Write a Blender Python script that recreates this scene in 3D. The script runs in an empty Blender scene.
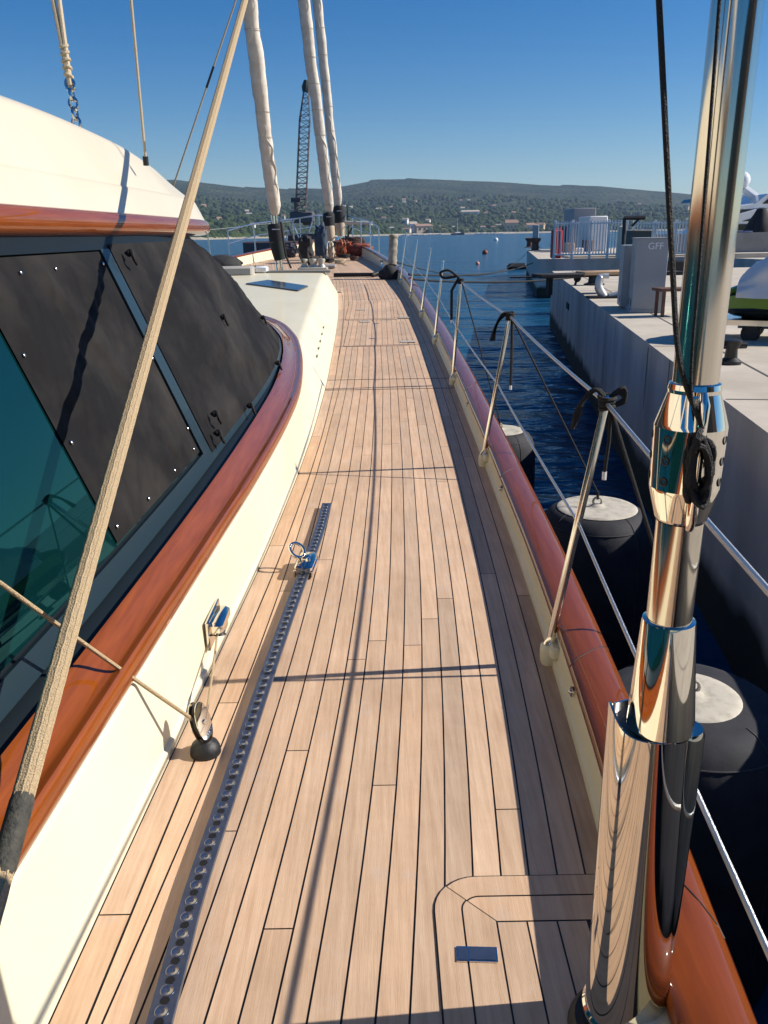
import bpy, math, random
import numpy as np
from mathutils import Vector, Matrix, noise
rnd = random.Random(7)
S = bpy.context.scene
C = S.collection
R = math.radians
PI = math.pi

# ------------------------------------------------------------------ camera
F = 820.
PITCH = math.atan((512 - 234.5) / F)
ROLL = R(1.0)
CAM = np.array([0, 0, 1.6])
FW = np.array([0, math.cos(PITCH), -math.sin(PITCH)])
UP0 = np.array([0, math.sin(PITCH), math.cos(PITCH)])
RT0 = np.array([1., 0, 0])
RT = RT0 * math.cos(ROLL) - UP0 * math.sin(ROLL)
UP = UP0 * math.cos(ROLL) + RT0 * math.sin(ROLL)
cd = bpy.data.cameras.new('camera')
cam = bpy.data.objects.new('camera', cd)
C.objects.link(cam)
S.camera = cam
cam.matrix_world = Matrix((
    (RT[0], UP[0], -FW[0], 0), (RT[1], UP[1], -FW[1], 0), (RT[2], UP[2], -FW[2], 1.6), (0, 0, 0, 1)))
cd.sensor_fit = 'VERTICAL'
cd.sensor_height = 36
cd.lens = F / 1024 * 36
cd.clip_start = .02
cd.clip_end = 20000


def zd(y):
    y = max(y, 0)
    return .002 * y * y if y < 15 else .45 + .045 * (y - 15)


def P(u, v, x=None, y=None, z=None, d=None, deck=None):
    """a measured point of the place: where a line of sight meets a plane"""
    r = FW + RT * (u - 384) / F + UP * (512 - v) / F
    if d is not None:
        return CAM + r * d
    if deck is not None:
        zz = deck
        for _ in range(60):
            t = (zz - 1.6) / r[2]
            zz = .5 * zz + .5 * (deck + zd(t * r[1]))
        return CAM + r * t
    a, val = [(i, w) for i, w in enumerate((x, y, z)) if w is not None][0]
    return CAM + r * (val - CAM[a]) / r[a]


def curve_fn(tab, sm=1.0):
    ys = np.array([t[0] for t in tab], float)
    xs = np.array([t[1] for t in tab], float)
    g = np.arange(ys[0] - 3, ys[-1] + 3, .05)
    s0 = (xs[1] - xs[0]) / (ys[1] - ys[0]); s1 = (xs[-1] - xs[-2]) / (ys[-1] - ys[-2])
    v = np.interp(g, ys, xs)
    v = np.where(g < ys[0], xs[0] + (g - ys[0]) * s0, v)
    v = np.where(g > ys[-1], xs[-1] + (g - ys[-1]) * s1, v)
    n = int(sm / .05) | 1
    k = np.hanning(n + 2); k /= k.sum()
    p = len(k) // 2
    vp = np.concatenate([2 * v[0] - v[p:0:-1], v, 2 * v[-1] - v[-2:-p - 2:-1]])
    v2 = np.convolve(vp, k, 'valid')
    return lambda y: float(np.interp(y, g, v2[:len(g)]))


XR = curve_fn([(-8, -.1), (-4, .18), (-1, .37), (1.3, .545), (1.9, .598), (2.7, .646), (3.7, .685), (5.6, .722),
               (8.3, .745), (11, .725), (13.7, .655), (16, .57), (19, .42), (21.7, .14), (25, -.3), (28.5, -.9), (32, -1.5)], 1.6)
XL = curve_fn([(-8, -1.15), (-4, -1.0), (0, -.80), (1.32, -.755), (2.0, -.728), (2.9, -.688), (3.9, -.636), (5.2, -.598), (6.5, -.578),
               (8.4, -.582), (11.3, -.638), (13.6, -.695), (15.5, -.78), (17.8, -.93), (20, -1.1)], 1.4)
XC = lambda y: -1.6 - (31 - y) * .055
XP = lambda y: 2 * XC(y) - XR(y)
Y_TR = 16.7   # forward end of the trunk
Y_BOW = 31.6

# ------------------------------------------------------------------ materials
MATS = {}


def mat(name, col, rough=.5, metal=0, col2=None, nscale=8, ndetail=4, stretch=(1, 1, 1), bump=0, bscale=None, coat=0,
        attr=None, ramp=(.35, .65), spec=.5, rvar=0, ior=1.5):
    if name in MATS: return MATS[name]
    m = bpy.data.materials.new(name)
    m.use_nodes = True
    nt = m.node_tree; N = nt.nodes; L = nt.links
    b = N['Principled BSDF']
    b.inputs['Base Color'].default_value = (*col, 1)
    b.inputs['Roughness'].default_value = rough
    b.inputs['Metallic'].default_value = metal
    b.inputs['Coat Weight'].default_value = coat
    b.inputs['Coat Roughness'].default_value = .04
    b.inputs['Specular IOR Level'].default_value = spec
    b.inputs['IOR'].default_value = ior
    cur = None
    if col2 or bump or rvar:
        tc = N.new('ShaderNodeTexCoord'); mp = N.new('ShaderNodeMapping')
        mp.inputs['Scale'].default_value = stretch
        L.new(tc.outputs['Object'], mp.inputs['Vector'])
        nz = N.new('ShaderNodeTexNoise'); nz.inputs['Scale'].default_value = nscale; nz.inputs['Detail'].default_value = ndetail
        nz.inputs['Roughness'].default_value = .6
        L.new(mp.outputs[0], nz.inputs['Vector'])
        if col2:
            rp = N.new('ShaderNodeValToRGB')
            rp.color_ramp.elements[0].position = ramp[0]; rp.color_ramp.elements[1].position = ramp[1]
            rp.color_ramp.elements[0].color = (*col, 1); rp.color_ramp.elements[1].color = (*col2, 1)
            L.new(nz.outputs['Fac'], rp.inputs['Fac'])
            cur = rp.outputs['Color']
        if rvar:
            mr = N.new('ShaderNodeMapRange')
            mr.inputs['To Min'].default_value = max(0, rough - rvar); mr.inputs['To Max'].default_value = rough + rvar
            L.new(nz.outputs['Fac'], mr.inputs['Value']); L.new(mr.outputs[0], b.inputs['Roughness'])
        if bump:
            bp = N.new('ShaderNodeBump'); bp.inputs['Strength'].default_value = bump; bp.inputs['Distance'].default_value = .01
            if bscale:
                nb = N.new('ShaderNodeTexNoise'); nb.inputs['Scale'].default_value = bscale; nb.inputs['Detail'].default_value = 4
                L.new(mp.outputs[0], nb.inputs['Vector']); L.new(nb.outputs['Fac'], bp.inputs['Height'])
            else:
                L.new(nz.outputs['Fac'], bp.inputs['Height'])
            L.new(bp.outputs[0], b.inputs['Normal'])
    if attr:
        at = N.new('ShaderNodeAttribute'); at.attribute_name = attr
        mx = N.new('ShaderNodeMix'); mx.data_type = 'RGBA'; mx.blend_type = 'MULTIPLY'
        mx.inputs[0].default_value = 1
        if cur is None:
            mx.inputs[6].default_value = (*col, 1)
        else:
            L.new(cur, mx.inputs[6])
        L.new(at.outputs['Color'], mx.inputs[7]); cur = mx.outputs[2]
    if cur is not None: L.new(cur, b.inputs['Base Color'])
    MATS[name] = m
    return m


teak = mat('weathered_teak', (.50, .325, .205), .62, col2=(.63, .445, .305), nscale=5, stretch=(14, .7, 5), ndetail=6, bump=.12, bscale=30, attr='pv', ramp=(.3, .7))
def _stain(m):
    N = m.node_tree.nodes; L = m.node_tree.links; b = N['Principled BSDF']
    src = b.inputs['Base Color'].links[0].from_socket
    tc = N.new('ShaderNodeTexCoord')
    n1 = N.new('ShaderNodeTexNoise'); n1.inputs['Scale'].default_value = 1.6; n1.inputs['Detail'].default_value = 7; n1.inputs['Roughness'].default_value = .7
    L.new(tc.outputs['Object'], n1.inputs['Vector'])
    mr = N.new('ShaderNodeMapRange'); mr.inputs['From Min'].default_value = .3; mr.inputs['From Max'].default_value = .7; mr.inputs['To Min'].default_value = .84; mr.inputs['To Max'].default_value = 1.12
    L.new(n1.outputs['Fac'], mr.inputs['Value'])
    n2 = N.new('ShaderNodeTexNoise'); n2.inputs['Scale'].default_value = 9; n2.inputs['Detail'].default_value = 3
    L.new(tc.outputs['Object'], n2.inputs['Vector'])
    m2 = N.new('ShaderNodeMapRange'); m2.inputs['From Min'].default_value = .62; m2.inputs['From Max'].default_value = .72; m2.inputs['To Min'].default_value = 0; m2.inputs['To Max'].default_value = .22
    L.new(n2.outputs['Fac'], m2.inputs['Value'])
    mx = N.new('ShaderNodeMix'); mx.data_type = 'RGBA'; mx.blend_type = 'MULTIPLY'; mx.inputs[0].default_value = 1
    L.new(src, mx.inputs[6]); L.new(mr.outputs[0], mx.inputs[7])
    mg = N.new('ShaderNodeMix'); mg.data_type = 'RGBA'; mg.inputs[7].default_value = (.52, .45, .41, 1)
    L.new(m2.outputs[0], mg.inputs[0]); L.new(mx.outputs[2], mg.inputs[6])
    L.new(mg.outputs[2], b.inputs['Base Color'])


_stain(teak)
caulk = mat('black_caulk', (.012, .012, .013), .6)
cream = mat('cream_gelcoat', (.70, .640, .455), .4, col2=(.74, .685, .51), nscale=1.5, spec=.3, coat=.12)
creamr = mat('cream_roof_paint', (.66, .60, .465), .35, col2=(.62, .55, .41), nscale=1.2, stretch=(1, 1, .3), spec=.35, coat=.2)
varn = mat('varnished_mahogany', (.14, .029, .003), .5, col2=(.29, .070, .007), nscale=6, stretch=(9, .5, 9), ndetail=6, spec=.05, coat=1.0, ramp=(.15, .85))
varn2 = mat('varnished_cap', (.12, .024, .002), .5, col2=(.24, .054, .005), nscale=6, stretch=(9, .5, 9), ndetail=6, spec=.05, coat=.9, ramp=(.15, .85))
chrome = mat('polished_steel', (.74, .70, .63), .045, 1, nscale=12, rvar=.03)
tubem = mat('tube_steel', (.60, .56, .49), .13, 1, nscale=9, stretch=(4, 4, .5), rvar=.06)
steel = mat('brushed_steel', (.72, .70, .66), .16, 1, nscale=30, rvar=.06)
trackm = mat('anodised_track', (.17, .20, .26), .34, .9, col2=(.22, .25, .31), nscale=20)
black = mat('black_rubber', (.012, .012, .013), .55, bump=.2, bscale=60)
blackrope = mat('black_rope', (.010, .010, .011), .75, bump=.6, bscale=350)
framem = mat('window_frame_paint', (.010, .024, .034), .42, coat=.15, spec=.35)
rubber = mat('seal', (.008, .009, .010), .6)
ropebeige = mat('beige_rope', (.38, .275, .155), .8, col2=(.54, .41, .25), nscale=300, bump=.8, bscale=260)
ropew = mat('cream_rope', (.48, .38, .24), .8, col2=(.62, .52, .36), nscale=150, bump=.6, bscale=200)
sailm = mat('sail_cover_cloth', (.60, .54, .45), .85, col2=(.72, .66, .57), nscale=5, bump=.8, bscale=9)
wirem = mat('steel_wire', (.55, .56, .57), .3, .9, bump=.4, bscale=400)
navy = mat('dark_hull_paint', (.012, .016, .03), .15, coat=1)
blackcloth = mat('black_canvas', (.014, .014, .016), .85, col2=(.03, .03, .032), nscale=12, bump=.4, bscale=25)
fendm = mat('fender_cover', (.013, .014, .020), .8, col2=(.025, .026, .034), nscale=6, bump=.25, bscale=16)
fendtop = mat('fender_end', (.52, .48, .40), .7, col2=(.30, .28, .22), nscale=16, ramp=(.45, .75), bump=.3, bscale=20)
white = mat('white_paint', (.78, .78, .77), .35)
whiteb = mat('white_boat', (.8, .8, .8), .2, coat=.5)
darkglass = mat('dark_glass', (.01, .012, .016), .12, coat=.2, spec=.4)
concrete = mat('quay_concrete', (.43, .375, .30), .9, col2=(.55, .49, .405), nscale=1.3, ndetail=8, bump=.3, bscale=12)
greyp = mat('grey_paint', (.32, .345, .37), .5, col2=(.36, .39, .41), nscale=3)
letter = mat('pale_lettering', (.85, .87, .9), .6)
orange = mat('orange_plastic', (.38, .075, .015), .6, col2=(.08, .03, .02), nscale=7, ramp=(.4, .6))
redp = mat('red_paint', (.45, .03, .03), .5)
tanw = mat('tan_wood', (.42, .26, .15), .7, col2=(.5, .34, .2), nscale=6, stretch=(1, 8, 1))
bluecl = mat('blue_canvas', (.022, .045, .08), .8, col2=(.035, .065, .11), nscale=5, bump=.3)
green = mat('green_gloss', (.06, .17, .015), .25, coat=.8)
brownp = mat('rusty_brown', (.10, .045, .03), .7, col2=(.15, .07, .045), nscale=9)
cranem = mat('crane_steel', (.12, .085, .085), .6)
ochre = mat('stone_wall', (.55, .42, .28), .9)
pale = mat('pale_render', (.66, .60, .50), .9)
roofm = mat('clay_tile', (.33, .19, .13), .9)
plastic = mat('white_tarp', (.72, .72, .70), .45, col2=(.62, .63, .64), nscale=4, bump=.8, bscale=5)


def netting():
    m = mat('sunshade_mesh', (.0075, .007, .0075), .75, col2=(.045, .040, .036), nscale=1.7, ndetail=9, spec=.14, ramp=(.42, .85), bump=.5, bscale=7)
    nt = m.node_tree; N = nt.nodes; L = nt.links; b = N['Principled BSDF']
    b.inputs['Sheen Weight'].default_value = .0
    b.inputs['Sheen Roughness'].default_value = .4
    return m


mesh_cloth = netting()


def glassy():
    m = bpy.data.materials.new('teal_tinted_glass'); m.use_nodes = True
    N = m.node_tree.nodes; L = m.node_tree.links
    b = N['Principled BSDF']
    b.inputs['Base Color'].default_value = (.06, .26, .25, 1)
    b.inputs['Metallic'].default_value = 1; b.inputs['Roughness'].default_value = .015
    d = N.new('ShaderNodeBsdfDiffuse'); d.inputs['Color'].default_value = (.002, .02, .022, 1)
    mx = N.new('ShaderNodeMixShader'); mx.inputs[0].default_value = .32
    L.new(d.outputs[0], mx.inputs[1]); L.new(b.outputs[0], mx.inputs[2])
    L.new(mx.outputs[0], N['Material Output'].inputs['Surface'])
    return m


teal = glassy()


def water_mat():
    m = bpy.data.materials.new('sea_water'); m.use_nodes = True
    N = m.node_tree.nodes; L = m.node_tree.links; b = N['Principled BSDF']
    b.inputs['Base Color'].default_value = (.010, .070, .15, 1)
    b.inputs['Roughness'].default_value = .13
    b.inputs['IOR'].default_value = 1.33; b.inputs['Specular IOR Level'].default_value = .2
    tc = N.new('ShaderNodeTexCoord'); mp = N.new('ShaderNodeMapping'); mp.inputs['Scale'].default_value = (.55, 1, 1)
    L.new(tc.outputs['Object'], mp.inputs[0])
    hs = []
    for sc, w in ((.30, 2.6), (1.3, .6), (4.5, .16)):
        n = N.new('ShaderNodeTexNoise'); n.inputs['Scale'].default_value = sc; n.inputs['Detail'].default_value = 3
        L.new(mp.outputs[0], n.inputs['Vector'])
        k = N.new('ShaderNodeMath'); k.operation = 'MULTIPLY'; k.inputs[1].default_value = w
        L.new(n.outputs['Fac'], k.inputs[0]); hs.append(k.outputs[0])
    a = N.new('ShaderNodeMath'); L.new(hs[0], a.inputs[0]); L.new(hs[1], a.inputs[1])
    a2 = N.new('ShaderNodeMath'); L.new(a.outputs[0], a2.inputs[0]); L.new(hs[2], a2.inputs[1])
    bp = N.new('ShaderNodeBump'); bp.inputs['Strength'].default_value = .8; bp.inputs['Distance'].default_value = .5
    L.new(a2.outputs[0], bp.inputs['Height']); L.new(bp.outputs[0], b.inputs['Normal'])
    return m


def wall_mat():
    """quay wall: concrete with runs, a dark weedy band at the waterline"""
    m = mat('quay_wall_concrete', (.40, .38, .34), .9, col2=(.62, .59, .54), nscale=1.1, ndetail=8, stretch=(1, 1, .35), bump=.4, bscale=9)
    N = m.node_tree.nodes; L = m.node_tree.links; b = N['Principled BSDF']
    src = b.inputs['Base Color'].links[0].from_socket
    ge = N.new('ShaderNodeNewGeometry'); sp = N.new('ShaderNodeSeparateXYZ'); L.new(ge.outputs['Position'], sp.inputs[0])
    nz = N.new('ShaderNodeTexNoise'); nz.inputs['Scale'].default_value = 1.5; L.new(ge.outputs['Position'], nz.inputs['Vector'])
    ad = N.new('ShaderNodeMath'); ad.operation = 'MULTIPLY_ADD'; ad.inputs[1].default_value = -.35
    L.new(nz.outputs['Fac'], ad.inputs[0]); L.new(sp.outputs['Z'], ad.inputs[2])
    mr = N.new('ShaderNodeMapRange'); mr.inputs['From Min'].default_value = -1.12; mr.inputs['From Max'].default_value = -.95
    L.new(ad.outputs[0], mr.inputs['Value'])
    mx = N.new('ShaderNodeMix'); mx.data_type = 'RGBA'; mx.inputs[6].default_value = (.035, .038, .025, 1)
    L.new(mr.outputs[0], mx.inputs[0]); L.new(src, mx.inputs[7]); L.new(mx.outputs[2], b.inputs['Base Color'])
    return m


def hill_mat():
    m = bpy.data.materials.new('wooded_hillside'); m.use_nodes = True
    N = m.node_tree.nodes; L = m.node_tree.links; b = N['Principled BSDF']
    b.inputs['Roughness'].default_value = .95; b.inputs['Specular IOR Level'].default_value = .1
    tc = N.new('ShaderNodeTexCoord')
    n = N.new('ShaderNodeTexNoise'); n.inputs['Scale'].default_value = .0045; n.inputs['Detail'].default_value = 7; n.inputs['Roughness'].default_value = .65
    L.new(tc.outputs['Object'], n.inputs['Vector'])
    r = N.new('ShaderNodeValToRGB'); e = r.color_ramp.elements
    e[0].position = .35; e[0].color = (.018, .034, .014, 1); e[1].position = .72; e[1].color = (.07, .085, .038, 1)
    L.new(n.outputs['Fac'], r.inputs['Fac'])
    v = N.new('ShaderNodeTexVoronoi'); v.inputs['Scale'].default_value = .05; L.new(tc.outputs['Object'], v.inputs['Vector'])
    r2 = N.new('ShaderNodeMapRange'); r2.inputs['To Min'].default_value = 1.25; r2.inputs['To Max'].default_value = .55
    L.new(v.outputs['Distance'], r2.inputs['Value'])
    mx = N.new('ShaderNodeMix'); mx.data_type = 'RGBA'; mx.blend_type = 'MULTIPLY'; mx.inputs[0].default_value = 1
    L.new(r.outputs['Color'], mx.inputs[6]); L.new(r2.outputs[0], mx.inputs[7]); L.new(mx.outputs[2], b.inputs['Base Color'])
    bp = N.new('ShaderNodeBump'); bp.inputs['Strength'].default_value = .9; bp.inputs['Distance'].default_value = 8
    L.new(v.outputs['Distance'], bp.inputs['Height']); bp.invert = True
    L.new(bp.outputs[0], b.inputs['Normal'])
    return m


leafm = mat('tree_canopy', (.020, .036, .012), .95, col2=(.052, .075, .024), nscale=.02, spec=.1, ramp=(.35, .65))
watm = water_mat(); wallm = wall_mat(); hillm = hill_mat()
sand = mat('pale_sand', (.46, .40, .31), .95, col2=(.22, .20, .15), nscale=.02)

# ------------------------------------------------------------------ mesh building
LOC = {}


class MB:
    def __init__(s):
        s.v = []; s.f = []; s.c = []; s.col = None

    def add(s, vs, fs):
        o = len(s.v)
        s.v += [tuple(map(float, p)) for p in vs]
        s.f += [tuple(i + o for i in q) for q in fs]
        s.c += [s.col] * len(fs)
        return s

    def box(s, c, sz, rz=0, bev=0, rx=0, ry=0):
        bm = []
        x, y, z = [a / 2 for a in sz]
        M = Matrix.Rotation(rz, 3, 'Z') @ Matrix.Rotation(ry, 3, 'Y') @ Matrix.Rotation(rx, 3, 'X')
        if bev:
            b = min(bev, x * .45, y * .45, z * .45)
            ring = [(x - b, y), (-x + b, y), (-x, y - b), (-x, -y + b), (-x + b, -y), (x - b, -y), (x, -y + b), (x, y - b)]
            ri = [(p[0] * (x - b) / x, p[1] * (y - b) / y) for p in ring]
            rows = [(ri, -z), (ring, -z + b), (ring, z - b), (ri, z)]
            vs = [M @ Vector((p[0], p[1], h)) + Vector(c) for rg, h in rows for p in rg]
            fs = [tuple(range(7, -1, -1)), tuple(24 + i for i in range(8))]
            for k in range(3):
                for i in range(8):
                    j = (i + 1) % 8
                    fs.append((k * 8 + i, k * 8 + j, k * 8 + 8 + j, k * 8 + 8 + i))
            return s.add(vs, fs)
        vs = [M @ Vector((i * x, j * y, k * z)) + Vector(c) for i in (-1, 1) for j in (-1, 1) for k in (-1, 1)]
        return s.add(vs, [(0, 1, 3, 2), (4, 6, 7, 5), (0, 4, 5, 1), (2, 3, 7, 6), (0, 2, 6, 4), (1, 5, 7, 3)])

    def grid(s, rows, closed=False, cap=False):
        n = len(rows[0]); vs = [p for r in rows for p in r]; fs = []
        for i in range(len(rows) - 1):
            for j in range(n if closed else n - 1):
                k = (j + 1) % n
                fs.append((i * n + j, i * n + k, (i + 1) * n + k, (i + 1) * n + j))
        if cap:
            fs.append(tuple(range(n - 1, -1, -1))); fs.append(tuple((len(rows) - 1) * n + j for j in range(n)))
        return s.add(vs, fs)

    def tube(s, pts, r, n=8, cap=True, flat=1.0, closed=False):
        pts = [Vector(p) for p in pts]
        m = len(pts); rows = []; a = None
        for i, p in enumerate(pts):
            if closed:
                t = (pts[(i + 1) % m] - pts[i - 1])
            else:
                t = (pts[min(i + 1, m - 1)] - pts[max(i - 1, 0)])
            if t.length < 1e-9: t = Vector((0, 0, 1))
            t.normalize()
            if a is None:
                a = t.cross(Vector((0, 0, 1)))
                if a.length < .05: a = t.cross(Vector((0, 1, 0)))
            a = (a - t * a.dot(t))
            a.normalize(); b = t.cross(a)
            rr = r[i] if hasattr(r, '__len__') else r
            rows.append([p + a * (rr * math.cos(2 * PI * k / n)) + b * (rr * flat * math.sin(2 * PI * k / n)) for k in range(n)])
        if closed: rows.append(rows[0]); cap = False
        return s.grid(rows, True, cap)

    def lathe(s, prof, c, axis=(0, 0, 1), n=24, cap=True):
        ax = Vector(axis).normalized()
        a = ax.cross(Vector((0, 1, 0)))
        if a.length < .05: a = ax.cross(Vector((1, 0, 0)))
        a.normalize(); b = ax.cross(a); c = Vector(c)
        rows = [[c + ax * h + a * (rr * math.cos(2 * PI * k / n)) + b * (rr * math.sin(2 * PI * k / n)) for k in range(n)] for rr, h in prof]
        return s.grid(rows, True, cap)

    def prism(s, poly, a0, a1, ax=1):
        """2-d polygon pushed along an axis"""
        def pt(p, h):
            return (h, p[0], p[1]) if ax == 0 else ((p[0], h, p[1]) if ax == 1 else (p[0], p[1], h))
        n = len(poly)
        vs = [pt(p, a0) for p in poly] + [pt(p, a1) for p in poly]
        fs = [tuple(range(n - 1, -1, -1)), tuple(range(n, 2 * n))] + [(i, (i + 1) % n, n + (i + 1) % n, n + i) for i in range(n)]
        return s.add(vs, fs)

    def ball(s, c, r, n=12, m=8, sq=(1, 1, 1)):
        rows = []
        for i in range(m + 1):
            t = PI * i / m
            rr = max(math.sin(t), .001)
            rows.append([(c[0] + r * sq[0] * rr * math.cos(2 * PI * k / n), c[1] + r * sq[1] * rr * math.sin(2 * PI * k / n), c[2] + r * sq[2] * math.cos(t)) for k in range(n)])
        return s.grid(rows, True)

    def build(s, name, m, parent=None, smooth=True, angle=40, label=None, bevel=0):
        off = Vector((0, 0, 0))
        if parent is not None: off = LOC[parent.name]
        me = bpy.data.meshes.new(name)
        me.from_pydata([tuple(Vector(v) - off) for v in s.v], [], s.f)
        me.materials.append(m)
        if any(c is not None for c in s.c):
            at = me.attributes.new('pv', 'FLOAT_COLOR', 'FACE')
            buf = []
            for c in s.c:
                c = c or (1, 1, 1)
                buf += [c[0], c[1], c[2], 1]
            at.data.foreach_set('color', buf)
        import bmesh
        bm = bmesh.new(); bm.from_mesh(me)
        bmesh.ops.recalc_face_normals(bm, faces=bm.faces)
        bm.to_mesh(me); bm.free()
        if smooth:
            me.polygons.foreach_set('use_smooth', [True] * len(me.polygons))
            me.set_sharp_from_angle(angle=R(angle))
        o = bpy.data.objects.new(name, me)
        C.objects.link(o)
        if parent is not None: o.parent = parent
        LOC[o.name] = off
        if label: o['label'] = label
        if bevel:
            bv = o.modifiers.new('b', 'BEVEL'); bv.width = bevel; bv.segments = 2; bv.limit_method = 'ANGLE'
        return o


def tag(o, label, cat, group=None):
    o['label'] = label; o['category'] = cat
    if group: o['group'] = group
    return o


def thing(name, label, cat, loc=(0, 0, 0), group=None):
    o = bpy.data.objects.new(name, None); o.empty_display_size = .1
    C.objects.link(o); o.location = loc
    LOC[o.name] = Vector(loc)
    return tag(o, label, cat, group)


def struct(o, kind='structure'):
    o['kind'] = kind
    return o


def children(o):
    return [c for c in bpy.data.objects if c.parent == o]


def dup(o, parent=None):
    c = o.copy(); C.objects.link(c)
    if parent is not None: c.parent = parent
    LOC[c.name] = LOC[o.name]
    for ch in children(o): dup(ch, c)
    return c


def cr(pts, n=8, closed=False):
    """smooth curve through points"""
    p = [np.array(q, float) for q in pts]
    m = len(p); out = []
    rng = m if closed else m - 1
    for i in range(rng):
        p0 = p[i - 1] if (i > 0 or closed) else 2 * p[0] - p[1]
        p1 = p[i]; p2 = p[(i + 1) % m]
        p3 = p[(i + 2) % m] if (i + 2 < m or closed) else 2 * p[-1] - p[-2]
        for k in range(n):
            t = k / n
            out.append(.5 * ((2 * p1) + (p2 - p0) * t + (2 * p0 - 5 * p1 + 4 * p2 - p3) * t * t + (3 * p1 - p0 - 3 * p2 + p3) * t ** 3))
    if not closed: out.append(p[-1])
    return out


def sag(a, b, s=.0, n=16):
    a = np.array(a, float); b = np.array(b, float)
    return [a + (b - a) * t - np.array([0, 0, 4 * s * t * (1 - t)]) for t in np.linspace(0, 1, n)]


# =================================================================== WORLD
SUN_EL = 34.5
SUN_AZ = 86.0      # degrees from +Y towards +X
w = bpy.data.worlds.new('World'); S.world = w; w.use_nodes = True
bg = w.node_tree.nodes['Background']
sky = w.node_tree.nodes.new('ShaderNodeTexSky'); sky.sky_type = 'NISHITA'
sky.sun_disc = False
sky.sun_elevation = R(SUN_EL); sky.sun_rotation = R(SUN_AZ)
sky.altitude = 0; sky.air_density = 1.0; sky.dust_density = .05; sky.ozone_density = 4.5
hs = w.node_tree.nodes.new('ShaderNodeHueSaturation'); hs.inputs['Saturation'].default_value = 1.4; hs.inputs['Hue'].default_value = .507
w.node_tree.links.new(sky.outputs[0], hs.inputs['Color']); w.node_tree.links.new(hs.outputs[0], bg.inputs['Color'])
bg.inputs['Strength'].default_value = .072
sl = bpy.data.lights.new('sun', 'SUN'); sl.energy = 5.0; sl.angle = R(.5); sl.color = (1, .93, .82)
so = bpy.data.objects.new('sun', sl); C.objects.link(so)
sd = Vector((math.sin(R(SUN_AZ)) * math.cos(R(SUN_EL)), math.cos(R(SUN_AZ)) * math.cos(R(SUN_EL)), math.sin(R(SUN_EL))))
so.rotation_euler = sd.to_track_quat('Z', 'Y').to_euler()
so.location = (8, 0, 12)
S.view_settings.view_transform = 'Standard'
S.view_settings.look = 'None'
S.view_settings.exposure = .45
S.view_settings.gamma = 1

# =================================================================== THE YACHT
Y = thing('sailing_yacht', 'large sailing yacht with teak side deck, cream deckhouse and varnished rails, moored beside the quay', 'yacht')

ys = lambda a, b, n: [a + (b - a) * i / (n - 1) for i in range(n)]

# hull
m = MB(); rows = []
for y in ys(-8, Y_BOW, 90):
    k = max(0, (y - 20) / 12)
    xr, xp, xc = XR(y) + .12, XP(y) - .12, XC(y)
    zc = zd(y) + .12
    def nar(x, f): return xc + (x - xc) * f
    rows.append([(xr, y, zc), (nar(xr, 1 - .03 * k) - .0, y, zc - .5), (nar(xr, .96 - .25 * k), y, -1.35), (nar(xr, .7 - .3 * k), y, -2.2),
                 (nar(xp, .7 - .3 * k), y, -2.2), (nar(xp, .96 - .25 * k), y, -1.35), (nar(xp, 1 - .03 * k), y, zc - .5), (xp, y, zc)])
m.grid(rows)
n = len(rows[0]); m.add(rows[0], [tuple(range(n))]); m.add(rows[-1], [tuple(range(n))])
m.build('hull', navy, Y)

# deck : caulking sheet + planks
YS = ys(-7.9, Y_BOW - .2, 240)
def left_lim(y): return XL(y) if y < Y_TR else XP(y)
m = MB()
m.grid([[(XP(y) + .01, y, zd(y) - .004), (XL(y) if False else XC(y), y, zd(y) - .003), (XR(y) + .01, y, zd(y) - .003)] for y in YS])
m.build('deck_caulking', caulk, Y)
PW = .0735; GAP = .0052


def shade():
    a = rnd.gauss(1, .065); b = rnd.gauss(0, .022)
    return (a * (1 + b), a, a * (1 - b * 1.2))


m = MB()
def strip(fx0, fx1, y0, y1, z=0.0):
    n = max(2, int((y1 - y0) / .3) + 1)
    rows = []
    for y in ys(y0, y1, n):
        a, b = fx0(y), fx1(y)
        if b - a > .004:
            rows.append([(a, y, zd(y) + z), (b, y, zd(y) + z)])
        else:
            if len(rows) > 1: m.grid(rows)
            rows = []
    if len(rows) > 1: m.grid(rows)


joint_off = {}
for i in range(62):
    u0, u1 = i * PW, (i + 1) * PW - GAP
    y = -7.9 + rnd.uniform(0, 4.2)
    ends = [-7.9]
    while y < Y_BOW - .5:
        ends.append(y); y += rnd.uniform(2.8, 4.6)
    ends.append(Y_BOW - .3)
    for a, b in zip(ends[:-1], ends[1:]):
        m.col = shade()
        lo = lambda yy: XL(yy) + .098 if yy < Y_TR + .02 else XP(yy) + .01
        strip(lambda yy: max(XR(yy) - u1, lo(yy)), lambda yy: XR(yy) - u0 - (.004 if u0 == 0 else 0), a, b - .004)
# margin board against the coaming
y = -7.9
for b in [-5, -2.2, .9, 1.62, 4.1, 6.4, 8.9, 11.6, 14.2, Y_TR]:
    m.col = shade(); strip(lambda yy: XL(yy) + .016, lambda yy: XL(yy) + .092, y, b - .004); y = b
planks = m.build('deck_planking', teak, Y, smooth=False)
# port side deck
m = MB(); m.col = (.95, .95, .95)
m.grid([[(XP(y) + .01, y, zd(y) + .002), (2 * XC(y) - XL(y), y, zd(y) + .002)] for y in ys(-7.9, Y_TR, 40)])
m.build('side_deck', teak, Y, smooth=False)


# athwart seams (deck hatch forward, joints)
def dk(u, v, dz=0): return P(u, v, deck=dz)


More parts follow.
